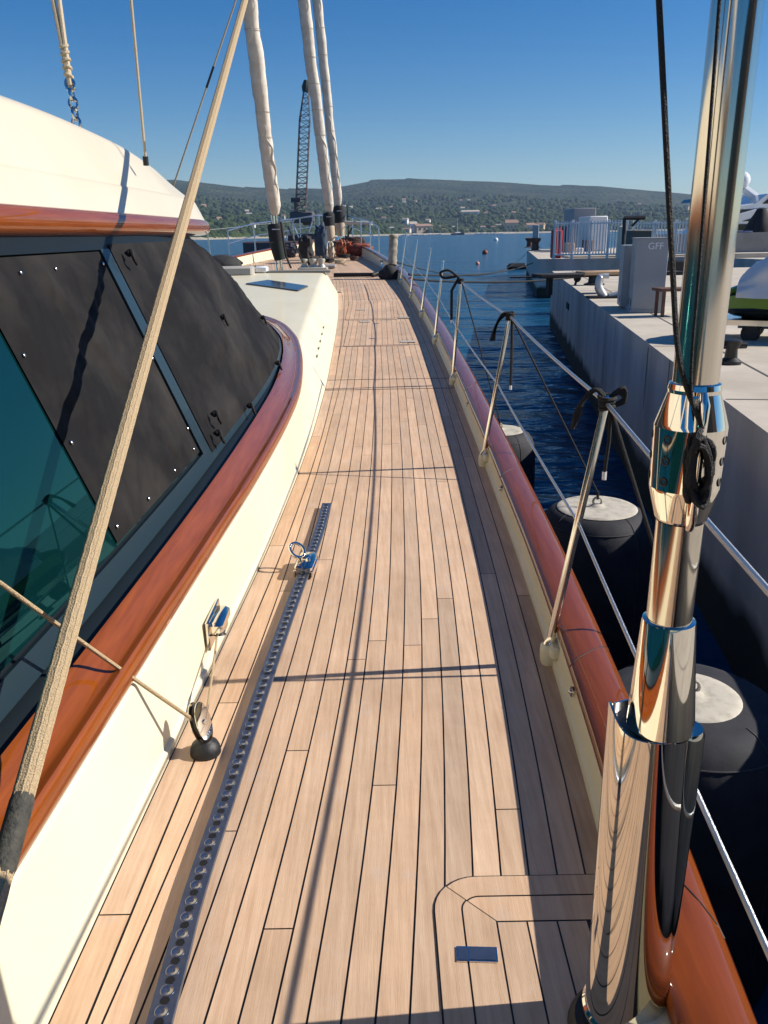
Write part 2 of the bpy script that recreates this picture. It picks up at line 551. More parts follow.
def flush_hatch(x0, x1, y0, y1, name, label, r=.05, inner=True):
    """flush teak hatch: black rim, margin boards, planks"""
    def rr(a0, a1, b0, b1, r, z):
        pts = []
        for cx, cy, t0 in ((a1 - r, b1 - r, 0), (a0 + r, b1 - r, 90), (a0 + r, b0 + r, 180), (a1 - r, b0 + r, 270)):
            for k in range(7):
                t = R(t0 + 15 * k); px, py = cx + r * math.cos(t), cy + r * math.sin(t)
                pts.append((px, py, zd(py) + z))
        return pts
    rim = MB(); p = rr(x0, x1, y0, y1, r, .0022); rim.add(p, [tuple(range(len(p)))])
    rm = rim.build(name, caulk, Y, smooth=False, label=label)
    b = MB(); g = .0045
    p0 = rr(x0 + g, x1 - g, y0 + g, y1 - g, r - g, .0042); w_ = .062
    p1 = rr(x0 + w_, x1 - w_, y0 + w_, y1 - w_, .02, .0042)
    n = len(p0)
    for q in range(4):
        b.col = shade()
        # corners mitred: each side takes half of both corner arcs
        idx = list(range(q * 7 + 3, q * 7 + 7)) + [((q + 1) * 7 + k) % n for k in range(4)]
        a_ = [np.array(p0[i]) for i in idx]; c_ = [np.array(p1[i]) for i in idx]
        d = (a_[-1] - a_[0]); d /= np.linalg.norm(d)
        a_[0] = a_[0] + d * .002; c_[0] = c_[0] + d * .002; a_[-1] = a_[-1] - d * .002; c_[-1] = c_[-1] - d * .002
        b.grid([a_, c_])
    xx = x0 + w_ + g
    while xx < x1 - w_ - .012:
        b.col = shade(); xe = min(xx + PW - g, x1 - w_ - g)
        yy0, yy1 = y0 + w_ + g, y1 - w_ - g
        b.add([(xx, yy0, zd(yy0) + .0042), (xe, yy0, zd(yy0) + .0042), (xe, yy1, zd(yy1) + .0042), (xx, yy1, zd(yy1) + .0042)], [(0, 1, 2, 3)])
        xx += PW
    b.build('hatch_boards', teak, rm, smooth=False)
    return rm


# forward flush hatch (three panels) seen between y 300 and 347
fa = dk(336, 347); fb = dk(420, 347); fc = dk(388, 297)
# big near hatch with the rounded corner: double margin boards
h0 = P(437, 960, z=0); h1 = P(500, 878, z=0)
HX0, HY1 = h0[0], h1[1]
HX1 = .40
HY0 = .25


def near_hatch():
    g = .0045
    rim = MB()
    def lane(off, r):
        """left side up, round the corner, then right"""
        
        pts = [(HX0 + off, HY0)]
        rad = max(.115 - off, r)
        ox = HX0 + off; oy = HY1 - off
        for k in range(9):
            t = R(180 - k * 90 / 8)
            pts.append((ox + rad + rad * math.cos(t), oy - rad + rad * math.sin(t)))
        return pts, oy
    a, ya = lane(0, .0)
    poly = a + [(XR(ya) - .02, ya)]
    for yy in ys(ya - .1, HY0, 8): poly.append((XR(yy) - .02, yy))
    rim.add([(p[0], p[1], zd(p[1]) + .0022) for p in poly], [tuple(range(len(poly)))])
    rm = rim.build('deck_hatch', caulk, Y, smooth=False, label='flush teak hatch with rounded corner beside the chrome shroud')
    b = MB()
    for off in (g, .0735, .0):
        if off == 0: break
        w_ = .0735 - g
        a, ya = lane(off, .02); c, yc = lane(off + w_ - .0045 + (.0 if off == g else 0), .012)
        zc = .0042
        if off > .05:
            c = [(HX0 + .15, HY0)] + [(HX0 + .15, HY1 - .15)] * 9; yc = HY1 - .15
        # left leg + half corner
        hi = 5
        b.col = shade()
        b.grid([[(p[0], p[1], zd(p[1]) + zc) for p in a[:hi + 1]], [(p[0], p[1], zd(p[1]) + zc) for p in c[:hi + 1]]])
        b.col = shade()
        s_ = .0035
        b.grid([[(p[0] + s_, p[1] + .0, zd(p[1]) + zc) for p in a[hi:]] + [(XR(ya) - .026, ya, zd(ya) + zc)], [(p[0] + s_, p[1], zd(p[1]) + zc) for p in c[hi:]] + [(XR(yc) - .026, yc, zd(yc) + zc)]])
    x = HX0 + .15 + g
    while x < XR(.8) - .04:
        b.col = shade()
        top = HY1 - .15 - g
        n = 8
        rows = [[(x, yy, zd(yy) + .0042), (min(x + PW - g, XR(yy) - .03), yy, zd(yy) + .0042)] for yy in ys(HY0, top, n) if XR(yy) - .03 > x + .005]
        if len(rows) > 1: b.grid(rows)
        x += PW
    b.build('hatch_boards', teak, rm, smooth=False)
    # margin board outboard of the hatch
    # latch
    c = P(477, 956, z=.006)
    l = MB(); ang = R(-3)
    l.box((c[0], c[1], zd(c[1]) + .0060), (.095, .042, .004), ang)
    lt = l.build('hatch_latch', steel, rm, label='flush blue-grey metal hatch latch')
    l = MB(); l.box((c[0] + .012, c[1], zd(c[1]) + .0088), (.062, .034, .002), ang); l.box((c[0] - .032, c[1], zd(c[1]) + .0088), (.022, .034, .002), ang)
    l.build('latch_plate', trackm, lt) if False else l.build('latch_plate', trackm, rm)


near_hatch()

fh = []
x0 = dk(338, 320)[0]
for (pa, pb, qa) in (((341, 347), (410, 347), 322), ((343, 320.5), (400, 320.5), 301)):
    A = dk(*pa); B = dk(*pb); T = dk(370, qa)
    flush_hatch(A[0] + .03, B[0] - .02, A[1], T[1], 'deck_hatch', 'flush hatch set in the forward side deck' + (' with worn pale corners' if qa < 310 else ' nearer the camera'), r=.06)
for u, v, wd in ((365, 322, .16), (361, 310, .14), (408, 342, .2), (404, 318, .18)):
    m = MB(); c = dk(u, v); m.box((c[0], c[1], c[2] + .007), (wd, .16, .006))
    m.build('hatch_lift', mat('worn_brass', (.60, .52, .42), .4, .2), Y)
for u, v in ((372, 339), (376, 324)):
    m = MB(); c = dk(u, v); m.box((c[0], c[1], c[2] + .006), (.08, .05, .005))
    m.build('hatch_ring', trackm, Y)
for v in (379, 389):
    m = MB(); q = dk(400, v)[1]
    m.box(((XL(q) + XR(q)) / 2, q, zd(q) + .001), (XR(q) - XL(q) - .03, .012, .0035))
    m.build('deck_seam', caulk, Y)

# bulwark (toe rail) and cap rail, both sides
def bh(y): return .128 + max(0, y - 15) * .012


def rail_side(side):
    fx = (lambda y, o: XR(y) + o) if side > 0 else (lambda y, o: XP(y) - o)
    Y0, Y1 = (-7.9, Y_BOW - .1)
    m = MB(); rows = []
    for y in ys(Y0, Y1, 150):
        z = zd(y)
        rows.append([(fx(y, -.012), y, z - .01), (fx(y, -.012), y, z + .03), (fx(y, .0), y, z + .04), (fx(y, .012), y, z + bh(y)), (fx(y, .1), y, z + bh(y)), (fx(y, .12), y, z - .1)])
    m.grid(rows); bw = m.build('bulwark', cream, Y)
    m = MB(); rows = []
    for y in ys(Y0, Y1, 220):
        z = zd(y) + bh(y)
        w_ = .17
        prof = [(.006, .0), (.000, .012), (.002, .028), (.014, .040), (.035, .047), (.085, .050), (.130, .044), (.158, .030), (.170, .008), (.166, -.02), (.15, -.045), (.11, -.05), (.1, .0)]
        rows.append([(fx(y, a), y, z + b) for a, b in prof])
    m.grid(rows, True)
    cp = m.build('cap_rail', varn2, Y, angle=60)
    if side > 0:
        for y0, y1, s0, s1 in ((2.52, 2.66, .0, 1.), (4.75, 4.95, 0, 1), (7.3, 7.5, 0, 1), (1.38, 1.72, .2, 1.)):
            m = MB(); pts = []
            for k in range(13):
                t = s0 + (s1 - s0) * k / 12; o = .002 + t * .165
                y = y0 + (y1 - y0) * (t if y0 > 1.5 else 1 - t)
                h = np.interp(o, [.0, .002, .014, .035, .085, .13, .158, .17], [.012, .028, .040, .047, .05, .044, .03, .008])
                pts.append((fx(y, o), y, zd(y) + bh(y) + h + .0002))
            m.tube(pts, .0022, 6)
            m.build('scarf_joint', caulk, cp)
    return bw


rail_side(1); rail_side(-1)

# ---------------------------------------------------------------- trunk and coaming
XT = curve_fn([(-8, -1.17), (0, -.82), (1.3, -.765), (2.0, -.738), (2.9, -.70), (3.9, -.65), (5.2, -.615), (6.2, -.615), (7.4, -.72), (9.17, -.834), (11.1, -.906), (13.7, -.988), (16.4, -1.05), (18.5, -1.2)], 1.0)
m = MB(); rows = []
for y in ys(-7.9, Y_TR, 130):
    z = zd(y); xl, xt, xc = XL(y), XT(y), XC(y)
    h = .385 if y < 6.5 else .385 + .035 * min(1, (y - 6.5) / 2)
    xo = xl
    half = [(xl + .012, 0), (xl + .012, .03), (xl, .038)]
    rr = .035 if y < 7 else .035 + .04 * min(1, (y - 7) / 2)
    dx = xt - xl
    tx, tz = xl + dx * (1 - rr / h), h - rr
    half.append((tx, tz))
    for k in range(1, 7):
        t = k / 6 * PI / 2
        half.append((tx - rr * (1 - math.cos(t)) + dx * rr / h * math.sin(t), tz + rr * math.sin(t)))
    ex = half[-1][0]
    for k in range(1, 7):
        t = k / 6
        half.append((ex + (xc - ex) * t, h + .015 * (1 - (1 - t) ** 2)))
    full = half + [(2 * xc - a, b) for a, b in half[::-1][1:]]
    rows.append([(a, y, z + b) for a, b in full])
last = [np.array(p) for p in rows[-1]]
for dy, f in ((.12, .96), (.2, .85), (.24, .6)):
    c = np.array([XC(Y_TR), Y_TR, zd(Y_TR)])
    rows.append([(c[0] + (p[0] - c[0]) * (1 - (1 - f) * .3), Y_TR + dy, c[2] + (p[2] - c[2]) * f) for p in last])
m.grid(rows); k = len(rows[-1]); m.add(rows[-1], [tuple(range(k))])
trunk = m.build('trunk_cabin', cream, Y, angle=35)
m = MB()
for k, (u, v) in enumerate(((315, 332), (318, 340), (321, 349), (324, 359))):
    c = P(u, v, x=-.76)
    m.box((c[0] + .1, c[1], zd(c[1]) + .24), (.09, .10, .045), ry=R(55))
for y in (8.9, 9.4, 9.9, 10.45, 11.0):
    z = zd(y) + .2; xx = XL(y) + (XT(y) - XL(y)) * .2 / .42
    m = MB(); m.box((xx + .001, y, z), (.012, .13, .055), ry=R(28), rz=R(3))
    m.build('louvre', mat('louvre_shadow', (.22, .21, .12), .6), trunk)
# roof hatch and fittings
def roofz(x, y):
    xt, xc = XT(y) - .04, XC(y); t = min(1, max(0, (xt - x) / (xt - xc)))
    return zd(y) + .42 + .015 * (1 - (1 - t) ** 2)
def on_roof(u, v):
    y = 12.
    for _ in range(40):
        p = P(u, v, z=roofz(P(u, v, y=y)[0], y)); y = .5 * y + .5 * min(max(p[1], 6), 19)
    return P(u, v, y=y)
c = [on_roof(246, 284.5), on_roof(268, 281), on_roof(308, 287), on_roof(298, 291.5)]
print('hatch', c)
m = MB(); m.add([(p[0], p[1], roofz(p[0], p[1]) + .022) for p in c] + [(p[0], p[1], roofz(p[0], p[1]) - .01) for p in c],
                [(0, 1, 2, 3), (0, 1, 5, 4), (1, 2, 6, 5), (2, 3, 7, 6), (3, 0, 4, 7)])
m.build('roof_hatch', darkglass, trunk)
m = MB(); q0 = on_roof(222, 276); 
m.box((q0[0] - .2, q0[1] + .3, q0[2] + .07), (1.5, .5, .17), bev=.03); m.build('dorade_box', mat('box_shade_grey', (.36, .34, .31), .6), trunk)  # grey stands in for shade on the box's face
m = MB(); q1 = on_roof(262, 272.5); m.box((q1[0], q1[1], q1[2] + .06), (.25, .3, .12), bev=.03); m.build('dorade_vent', whiteb, trunk)
m = MB(); q2 = on_roof(305, 272); m.box((q2[0] - .1, q2[1], q2[2] + .01), (1.2, .35, .05), bev=.02); m.build('roof_pad', mat('roof_pad_grey', (.2, .19, .17), .8), trunk)

# ---------------------------------------------------------------- deckhouse
# wood moulding outer line O and inner line B, eave line T
O = [(-8, XT(-8)), (-4, XT(-4)), (0, XT(0)), (1.3, XT(1.3)), (2.2, XT(2.2)), (3.2, XT(3.2)), (4.1, XT(4.1)), (5.2, XT(5.2)), (6.2, -.625), (7.3, -.70), (8.2, -.80), (9.0, -.93), (10.0, -1.2), (10.8, -1.65), (11.25, -2.2), (11.4, -2.72)]
Bq = [(-8, -1.30), (-4, -1.14), (0, -.93), (1.3, -.885), (2.2, -.845), (3.2, -.81), (4.1, -.79), (5.1, -.78), (6.05, -.79), (7.1, -.85), (7.95, -.94), (8.7, -1.08), (9.6, -1.35), (10.3, -1.75), (10.7, -2.25), (10.85, -2.72)]
Tq = [(-8, -1.50), (-4, -1.45), (0, -1.39), (1.3, -1.37), (2.2, -1.355), (3.2, -1.335), (4.1, -1.32), (4.9, -1.31), (5.7, -1.31), (6.35, -1.33), (6.8, -1.39), (7.08, -1.49), (7.27, -1.66), (7.4, -1.93), (7.48, -2.3), (7.5, -2.72)]
NS = 10
Twq = [(y if y < 4.5 else 4.5 + (y - 4.5) * .76, x - (.0 if y < 5 else .02)) for y, x in Tq]
Oc = cr([(b, a) for a, b in O], NS); Bc = cr([(b, a) for a, b in Bq], NS); Tc = cr([(b, a) for a, b in Tq], NS)
Tw = cr([(b, a) for a, b in Twq], NS)
NP = len(Oc)
XM = -2.75


def mir(rows_half):
    """complete each ring to the port side"""
    return rows_half + [[(2 * XM - p[0], p[1], p[2]) for p in r] for r in rows_half[::-1]]


def zb(y): return zd(y) + .395
# moulding: profile from outer foot to inner top
rows = []
for o, b in zip(Oc, Bc):
    yo = o[1]; z0 = zb(yo)
    prof = [(0.02, -.03), (-.045, -.018), (-.055, .005), (-.035, .03), (.0, .05), (.10, .062), (.25, .066), (.45, .072), (.62, .08), (.72, .095), (.80, .112), (.9, .122), (1.0, .124), (1.02, .06)]
    prof = [(0.03, -.02), (-.03, -.012), (-.05, .008), (-.045, .028), (-.01, .046), (.06, .054), (.14, .052), (.22, .046), (.32, .045), (.45, .052), (.6, .066), (.75, .084), (.9, .098), (1.0, .102), (1.02, .03)]
    rows.append([(o[0] + (b[0] - o[0]) * t, o[1] + (b[1] - o[1]) * t, z0 + h) for t, h in prof])
m = MB(); m.grid(mir(rows))
m.build('deckhouse_moulding', varn, Y, angle=50)

Z_E = 1.625


def wp(i, s, off=0.0, full=1.0):
    """point on the raked window surface; i along the outline, s 0 foot .. 1 eave"""
    i0 = min(int(i), NP - 2); f = i - i0
    b = Bc[i0] * (1 - f) + Bc[i0 + 1] * f; t = Tw[i0] * (1 - f) + Tw[i0 + 1] * f
    hv = t - b; hv = hv / np.linalg.norm(hv); b = b + hv * .085
    zb_ = zb(b[1]) + .095
    p = np.array([b[0] + (t[0] - b[0]) * s, b[1] + (t[1] - b[1]) * s, zb_ + (Z_E - zb_) * s])
    if off:
        dt = Bc[i0 + 1] - Bc[i0]; dt = np.array([dt[0], dt[1], 0]); dt /= np.linalg.norm(dt)
        up = np.array([t[0] - b[0], t[1] - b[1], Z_E - zb_]); nn = np.cross(dt, up); nn /= np.linalg.norm(nn)
        p = p + nn * off
    return p


def idx_y(yv):
    for i in range(NP - 1):
        if Bc[i][1] <= yv <= Bc[i + 1][1]:
            return i + (yv - Bc[i][1]) / (Bc[i + 1][1] - Bc[i][1])
    return NP - 1


def panel(i0, i1, s0, s1, off, ni=24, nsv=8, fn=None):
    rows = []
    for a in range(ni + 1):
        i = i0 + (i1 - i0) * a / ni
        rows.append([wp(i, s0 + (s1 - s0) * k / nsv, off + (fn(a / ni, k / nsv) if fn else 0)) for k in range(nsv + 1)])
    return rows


def mr(m_, rows, port=True):
    m_.grid(rows)
    if port: m_.grid([[(2 * XM - p[0], p[1], p[2]) for p in r] for r in rows])


dh = MB()
sill = MB()
mr(dh, panel(0, NP - 1.001, 0, 1, 0, 150, 4))
srows = []
for k in range(NP - 1):
    w0 = wp(k, 0, .0); b = Bc[k]
    srows.append([(b[0], b[1], zb(b[1]) + .05), (b[0] + (w0[0] - b[0]) * .15, b[1] + (w0[1] - b[1]) * .15, zb(b[1]) + .066), tuple(w0)])
mr(dh, srows)
house = dh.build('deckhouse_frame', mat('frame_shadowed_paint', (.005, .009, .012), .5, spec=.2), Y, label='dark blue-green window frame of the deckhouse')  # darker copy of the frame paint, eave shade put into the colour
I_M = idx_y(3.97)       # mullion
m = MB()
def slab(i0, i1, s0, s1, o0, o1, ni=20):
    a = panel(i0, i1, s0, s1, o1, ni, 3); b = panel(i0, i1, s0, s1, o0, ni, 3)
    m.grid(a)
    m.grid([a[0], b[0]]); m.grid([a[-1], b[-1]])
    m.grid([[r[0] for r in a], [r[0] for r in b]]); m.grid([[r[-1] for r in a], [r[-1] for r in b]])
slab(0, NP - 1.001, 0, .058, 0, .022, 150)          # lower frame band
m.build('window_frame', framem, house); m = MB()
slab(0, NP - 1.001, .93, 1.0, 0, .02, 150)  # header band: shade of the roof overhang painted as a darker colour
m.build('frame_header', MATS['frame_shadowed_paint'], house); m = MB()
slab(I_M - .75, I_M + .65, .058, .93, 0, .026, 3)
m.build('window_mullion', framem, house)
edge_a = idx_y(2.68)
for k, (a, b) in enumerate(((idx_y(-3.2), idx_y(-1.)), (idx_y(-.9), I_M - .8))):
    for sd__ in (0, 1):
        m = MB(); rws = panel(a, b, .07, .925, .010, 30, 3)
        if sd__: rws = [[(2 * XM - p[0], p[1], p[2]) for p in r] for r in rws]
        m.grid(rws); m.build('window_pane', teal, house)
m = MB(); mr(m, panel(I_M + .7, NP - 1.001, .10, .925, .008, 60, 3)); m.build('windscreen', darkglass, house)

# eave wood band + roof
def offr(ring, d):
    out = []
    for i, p in enumerate(ring):
        a = ring[max(i - 1, 0)]; b = ring[min(i + 1, len(ring) - 1)]
        t = np.array(b) - np.array(a); t /= np.linalg.norm(t)
        out.append(np.array([p[0] + t[1] * d, p[1] - t[0] * d]))
    return out
rows = []
prof = [(-.55, -.004), (.02, -.012), (.045, .0), (.062, .02), (.068, .045), (.064, .07), (.05, .09), (.03, .1)]
ring = [offr(Tc, d) for d, h in prof]
m = MB(); m.grid(mir([[(ring[k][i][0], ring[k][i][1], Z_E + prof[k][1]) for k in range(len(prof))] for i in range(NP)]))
m.build('roof_moulding', varn, Y, angle=50)
zt = Z_E + .098
prof = [(.035, -.004, 0), (.026, .010, 0), (-.030, .128, 0), (-.042, .140, .0), (-.058, .150, 0), (-.175, .40, .1), (-.20, .43, .15), (-.25, .455, .2), (-.5, .475, .3), (-.8, .485, .35)]
m = MB(); rr_ = []
rings = [offr(Tc, d) for d, h, f in prof]
for i in range(NP):
    row = []
    for k, (d, h, f) in enumerate(prof):
        x, y = rings[k][i]
        back = max(0, (Tc[i][1] - 5.2)) * max(0, (h - .14) / .3) * .25
        x = max(x, XM) if x < XM else x
        x = max(XM + .0, x); 
        hh = h if h < .151 else .15 + (h - .15) * (1 - .82 * min(1, max(0, (Tc[i][1] - 3.9) / 3.55)) ** 1.9)
        row.append((x, y - back, zt + hh))
    row.append((XM, row[-1][1] if row[-1][1] < 4 else 4 + (row[-1][1] - 4) * .9, row[-1][2] + .01))
    rr_.append(row)
m.grid(mir(rr_))
m.build('roof', creamr, Y, angle=25)
# steel handrail along the roof edge, only its end seen
m = MB()
a = P(0, 98, x=-1.60); b = P(93, 139, x=-1.62)
a = np.array(a); b = np.array(b)
m.tube([a + (a - b) * 1.5, a, b, b + np.array([-.03, .03, -.06])], .011, 8)
m.build('roof_handrail', framem, Y)

# window covers of shade mesh (lie on the house, can be lifted off)
def wrinkle(seed, amp):
    def fn(a, s):
        e = min(a, 1 - a, s, 1 - s)
        k = min(1, e * 10)
        v = noise.noise(Vector((a * 9 + s * 3, s * 2.2, seed))) + .5 * noise.noise(Vector((a * 22 - s * 9, s * 5, seed + 3)))
        return amp * (max(v + .45, 0) + .35 * math.exp(-((a - s * .55 - .2) / .03) ** 2) + .3 * math.exp(-((a + s * .4 - .75) / .02) ** 2)) * k
    return fn
m = MB(); m.grid(panel(edge_a, I_M - .85, .075, .925, .016, 120, 80, wrinkle(1.3, .022)))
cov = thing('window_cover', 'black mesh sun cover snapped over the side window behind the thick beige rope', 'window cover', tuple(wp((edge_a + I_M) / 2, .1)))
m.build('mesh_sheet', mesh_cloth, cov)
sn = []
for (a, s) in ((.03, .05), (.30, .035), (.62, .035), (.93, .035), (.98, .13), (.98, .5), (.03, .38), (.03, .7), (.5, .97), (.75, .97), (.96, .97), (.25, .97)):
    i = edge_a + (I_M - .85 - edge_a) * a
    p0 = wp(i, .075 + .825 * s, .024); p1 = wp(i, .075 + .825 * s, .035)
    q = MB(); ax = p1 - p0
    q.lathe([(.0001, .0), (.013, 0), (.013, .004), (.009, .008), (.006, .009), (.0001, .010)], p0 - ax * .1, ax, 12, False)
    q.v = [tuple(np.array(p0) + (np.array(v) - p0) * .6) for v in q.v]
    q.build('snap', steel, cov)
m = MB()
fw_ = panel(I_M + .85, NP - 1.6, .03, .95, .026, 160, 60, wrinkle(7.7, .035))
m.grid(fw_)
cov2 = thing('windscreen_cover', 'black canvas cover draped over the raked front windscreen of the deckhouse', 'window cover', tuple(wp(I_M + 10, .1)))
m.build('canvas_sheet', mesh_cloth, cov2)
for (di, s) in ((1.0, .09), (2.2, .16), (10, .05), (26, .05), (1.4, .90), (17, .5), (38, .3)):
    p0 = wp(I_M + .9 + di, s, .045)
    q = MB(); q.tube(cr([p0, p0 + np.array([.03, 0, .015]), p0 + np.array([.045, -.02, -.02]), p0 + np.array([.05, .01, -.05])], 5), .009, 6); q.ball(p0 + np.array([.02, 0, 0]), .016, 8, 6)
    q.build('toggle', blackrope, cov2)

# aft, unseen: hardtop, mizzen mast and boom added for their reflections in the steel
m = MB(); m.box((-3.0, -6.0, 2.55), (5.2, 5.0, .14), bev=.06); m.build('unseen_hardtop', creamr, Y)
for x_ in (-.75, -5.2):
    for y_ in (-3.8, -8.0):
        m = MB(); m.tube([(x_, y_, 0), (x_, y_, 2.5)], .045, 12); m.build('unseen_hardtop_post', steel, Y)
m = MB(); m.tube([(-2.9, -1.2, 2.2), (-2.9, -1.2, 24)], .16, 20); m.build('unseen_mizzen_mast', mat('mast_paint', (.62, .52, .38), .3, coat=.6), Y)
m = MB(); m.tube([(-2.9, -1.4, 3.4), (-2.85, -9.5, 3.5)], [.24, .2], 16); m.build('unseen_boom_cover', sailm, Y)
# ---------------------------------------------------------------- stanchions
def stanchion_proto(y, lean):
    x0 = XR(y) - .022; z0 = zd(y)
    loc = Vector((x0, y, z0))
    part = MB()
    b = Vector((x0, y, z0 + .085)); t = b + Vector((lean, 0, .945))
    part.tube([b - Vector((0, 0, .02)), b, b + (t - b) * .5, t - (t - b) * .02, t], [.0155, .0155, .0150, .0145, .010], 14)
    part.lathe([(.022, 0), (.026, .006), (.022, .018), (.0175, .03), (.0155, .05)], b - Vector((0, 0, .01)), t - b, 14)
    part.tube([b + (t - b) * .52 + Vector((-.0, -.022, 0)), b + (t - b) * .52 + Vector((0, .022, 0))], .0065, 8)
    part.ball(t, .013, 8, 6)
    o = part.build('stanchion', steel, Y)
    s = MB()
    s.lathe([(.0001, -.01), (.028, -.008), (.034, .01), (.036, .05), (.034, .07), (.026, .078), (.0001, .078)], Vector((x0, y, z0 + .008)), (0, 0, 1), 18)
    s.box((x0 + .018, y, z0 + .07), (.05, .14, .05), bev=.02)
    s.build('stanchion_socket', cream, o)
    return o, b, t


posts = []
for k, y in enumerate([.1, 2.82, 5.51, 8.31, 10.85, 13.23, 15.6, 18.1]):
    lean = {2: .155, 5: .154, 8: .07, 10: .10, 13: .14}.get(int(y), .12)
    if y < 1: lean = .13
    o, b, t = stanchion_proto(y, lean)
    posts.append((b, t))
# fix the socket of each post with an eye bolt in the bulwark
m = MB()
for k, y in enumerate([2.45, 4.7, 7.0]):
    e = MB(); c = np.array([XR(y) + .004, y, zd(y) + .10])
    e.lathe([(.0001, 0), (.019, 0), (.019, .006), (.0001, .008)], c, (-1, 0, .1), 16)
    e.ball(c + np.array([-.008, 0, 0]), .009, 8, 6)
    e.build('bulwark_bolt', chrome, Y)
for a, b in ((0, 1), (1, 2), (2, 3), (3, 4), (4, 5), (5, 6), (6, 7)):
    for f, r_, nm in ((.985, .0072, 'upper_lifeline'), (.52, .0058, 'lower_lifeline')):
        if a > 2 and f > .9: continue
        p = posts[a][0].lerp(posts[a][1], f); q = posts[b][0].lerp(posts[b][1], f)
        l = MB(); l.tube(sag(p, q, .012, 14), r_, 8); l.build(nm, wirem, Y)

# ---------------------------------------------------------------- chrome shroud with hydraulic turnbuckle
ax_b = P(628, 985, z=.13); AX, AY = float(ax_b[0]), float(ax_b[1])
top = P(738, 0, y=AY)
print('shroud axis', AX, AY, top)
def axis_at(z):
    t = (z - .13) / (top[2] - .13)
    return Vector((AX + (top[0] - AX) * t, AY, z))
def zpix(u, v): return float(P(u, v, y=AY)[2])
AXD = (axis_at(2) - axis_at(1))
def alathe(mb, prof, n=96):
    for_rows = [[axis_at(z) + Vector((r_ * math.cos(2 * PI * k / n), r_ * math.sin(2 * PI * k / n), 0)) for k in range(n)] for r_, z in prof]
    return mb.grid(for_rows, True, True)
zz = {v: zpix(u, v) for u, v in ((702, 389), (698, 423), (688, 487), (682, 518), (668, 627), (655, 740), (628, 985))}
zz[740] = zpix(657, 721); zz[627] = zpix(668, 620)
print(zz)
def rad(v, wpx):
    u = np.interp(v, [0, 170, 360, 560, 740, 985], [738, 721, 702, 676, 655, 628]); p = P(u, v, y=AY)
    return float(wpx / 2 / F * ((p - CAM) @ FW))
m = MB(); rt_ = rad(360, 45); alathe(m, [(rt_, zz[389] - .02), (rt_, 2.2), (rt_, 7.5)]); sh = m.build('shroud_tube', tubem, Y, label='polished chrome shroud tube standing at the rail')
m = MB()
s50, s66, s65, s51 = rad(389, 50), rad(423, 69), rad(487, 66), rad(518, 50)
alathe(m, [(rt_ + .001, zz[389] + .012), (s50, zz[389] + .010), (s50 + .002, zz[389] + .002), (s50 + .001, zz[389] - .004), (s66, zz[423] + .003), (s66 + .0015, zz[423] - .003), (s65 + .001, zz[487] + .003), (s65, zz[487] - .003), (s51, zz[518] + .003), (s51 - .003, zz[518] - .001), (.02, zz[518] - .002)])
slv = m.build('turnbuckle_sleeve', chrome, sh, angle=6)
for sx in (215, 318, 165, 270):
    for zf in (.18, .5, .82):
        z = zz[423] + (zz[487] - zz[423]) * zf; a = R(sx)
        rr0 = s66 + (s65 - s66) * zf
        d = Vector((math.cos(a), math.sin(a), 0)); q = MB()
        q.lathe([(.0001, 0), (.006, 0), (.008, .0015), (.0065, .003), (.0001, -.0)], axis_at(z) + d * (rr0 - .0002), d, 14)
        q.build('sleeve_hole', black, slv if False else sh)  # black discs stand in for the dark insides of the sleeve's holes
m = MB(); rl = rad(560, 45); alathe(m, [(rl, zz[518] - .003), (rl, zz[627] - .01)]); m.build('lower_rod', tubem, sh)
m = MB(); c0, c1 = rad(627, 51), rad(735, 66)
def olathe(mb, prof, n=96):
    zt0, zb0 = prof[0][1], prof[-1][1]
    rws = []
    for r_, z in prof:
        f = min(1, max(0, (zt0 - z) / (zt0 - zz[740])))
        rws.append([axis_at(z) + Vector((r_ * math.cos(2 * PI * k / n) - .001 * f, r_ * math.sin(2 * PI * k / n) - .016 * f, 0)) for k in range(n)])
    return mb.grid(rws, True, True)
olathe(m, [(rl + .001, zz[627] + .004), (c0, zz[627] + .002), (c0 + .001, zz[627] - .004), (c1 - .001, zz[740] + .004), (c1 - .006, zz[740] - .004), (c1 - .02, zz[740] - .03)])
m.build('turnbuckle_cone', chrome, sh, angle=6)
# base casing with a slanting cut mouth
m = MB(); n = 64; rows = []
r0, r1 = rad(985, 80), rad(740, 82)
for k in range(25):
    t = k / 24
    row = []
    for j in range(n):
        a = 2 * PI * j / n
        ztop = zz[740] + .002 + .034 * max(0, -math.cos(a + .05)) ** 7
        z = .07 + (ztop - .07) * t
        rr0 = r0 + (r1 - r0) * t
        row.append(axis_at(z) + Vector((rr0 * math.cos(a) - .014 * t, rr0 * math.sin(a), 0)))
    rows.append(row)
inn = [[p + (axis_at(p.z) - p) * .05 for p in rows[-1]], [p + (axis_at(p.z) - p) * .06 - Vector((0, 0, .1)) for p in rows[-1]]]
m.grid(rows + inn, True); m.build('shroud_casing', chrome, sh, angle=50)
m = MB(); q_ = rows[-1]
m.grid([[axis_at(zz[740] - .004) + (Vector((p.x, p.y, 0)) - Vector((axis_at(p.z).x, axis_at(p.z).y, 0))) * f for p in q_] for f in (.3, .97)], True); m.v = [(a_, b_, c_ - .012) for a_, b_, c_ in m.v]; m.build('casing_shade_disc', mat('casing_shade', (.05, .05, .05), .3, 1), sh)  # dark disc painted in place of the shade inside the casing mouth
m = MB(); alathe(m, [(r0 + .002, .062), (r0 + .006, .066), (r0 + .006, .074), (r0 + .001, .079)]); alathe(m, [(r0 + .004, .03), (r0 + .004, .066)]); m.build('casing_collar', chrome, sh)
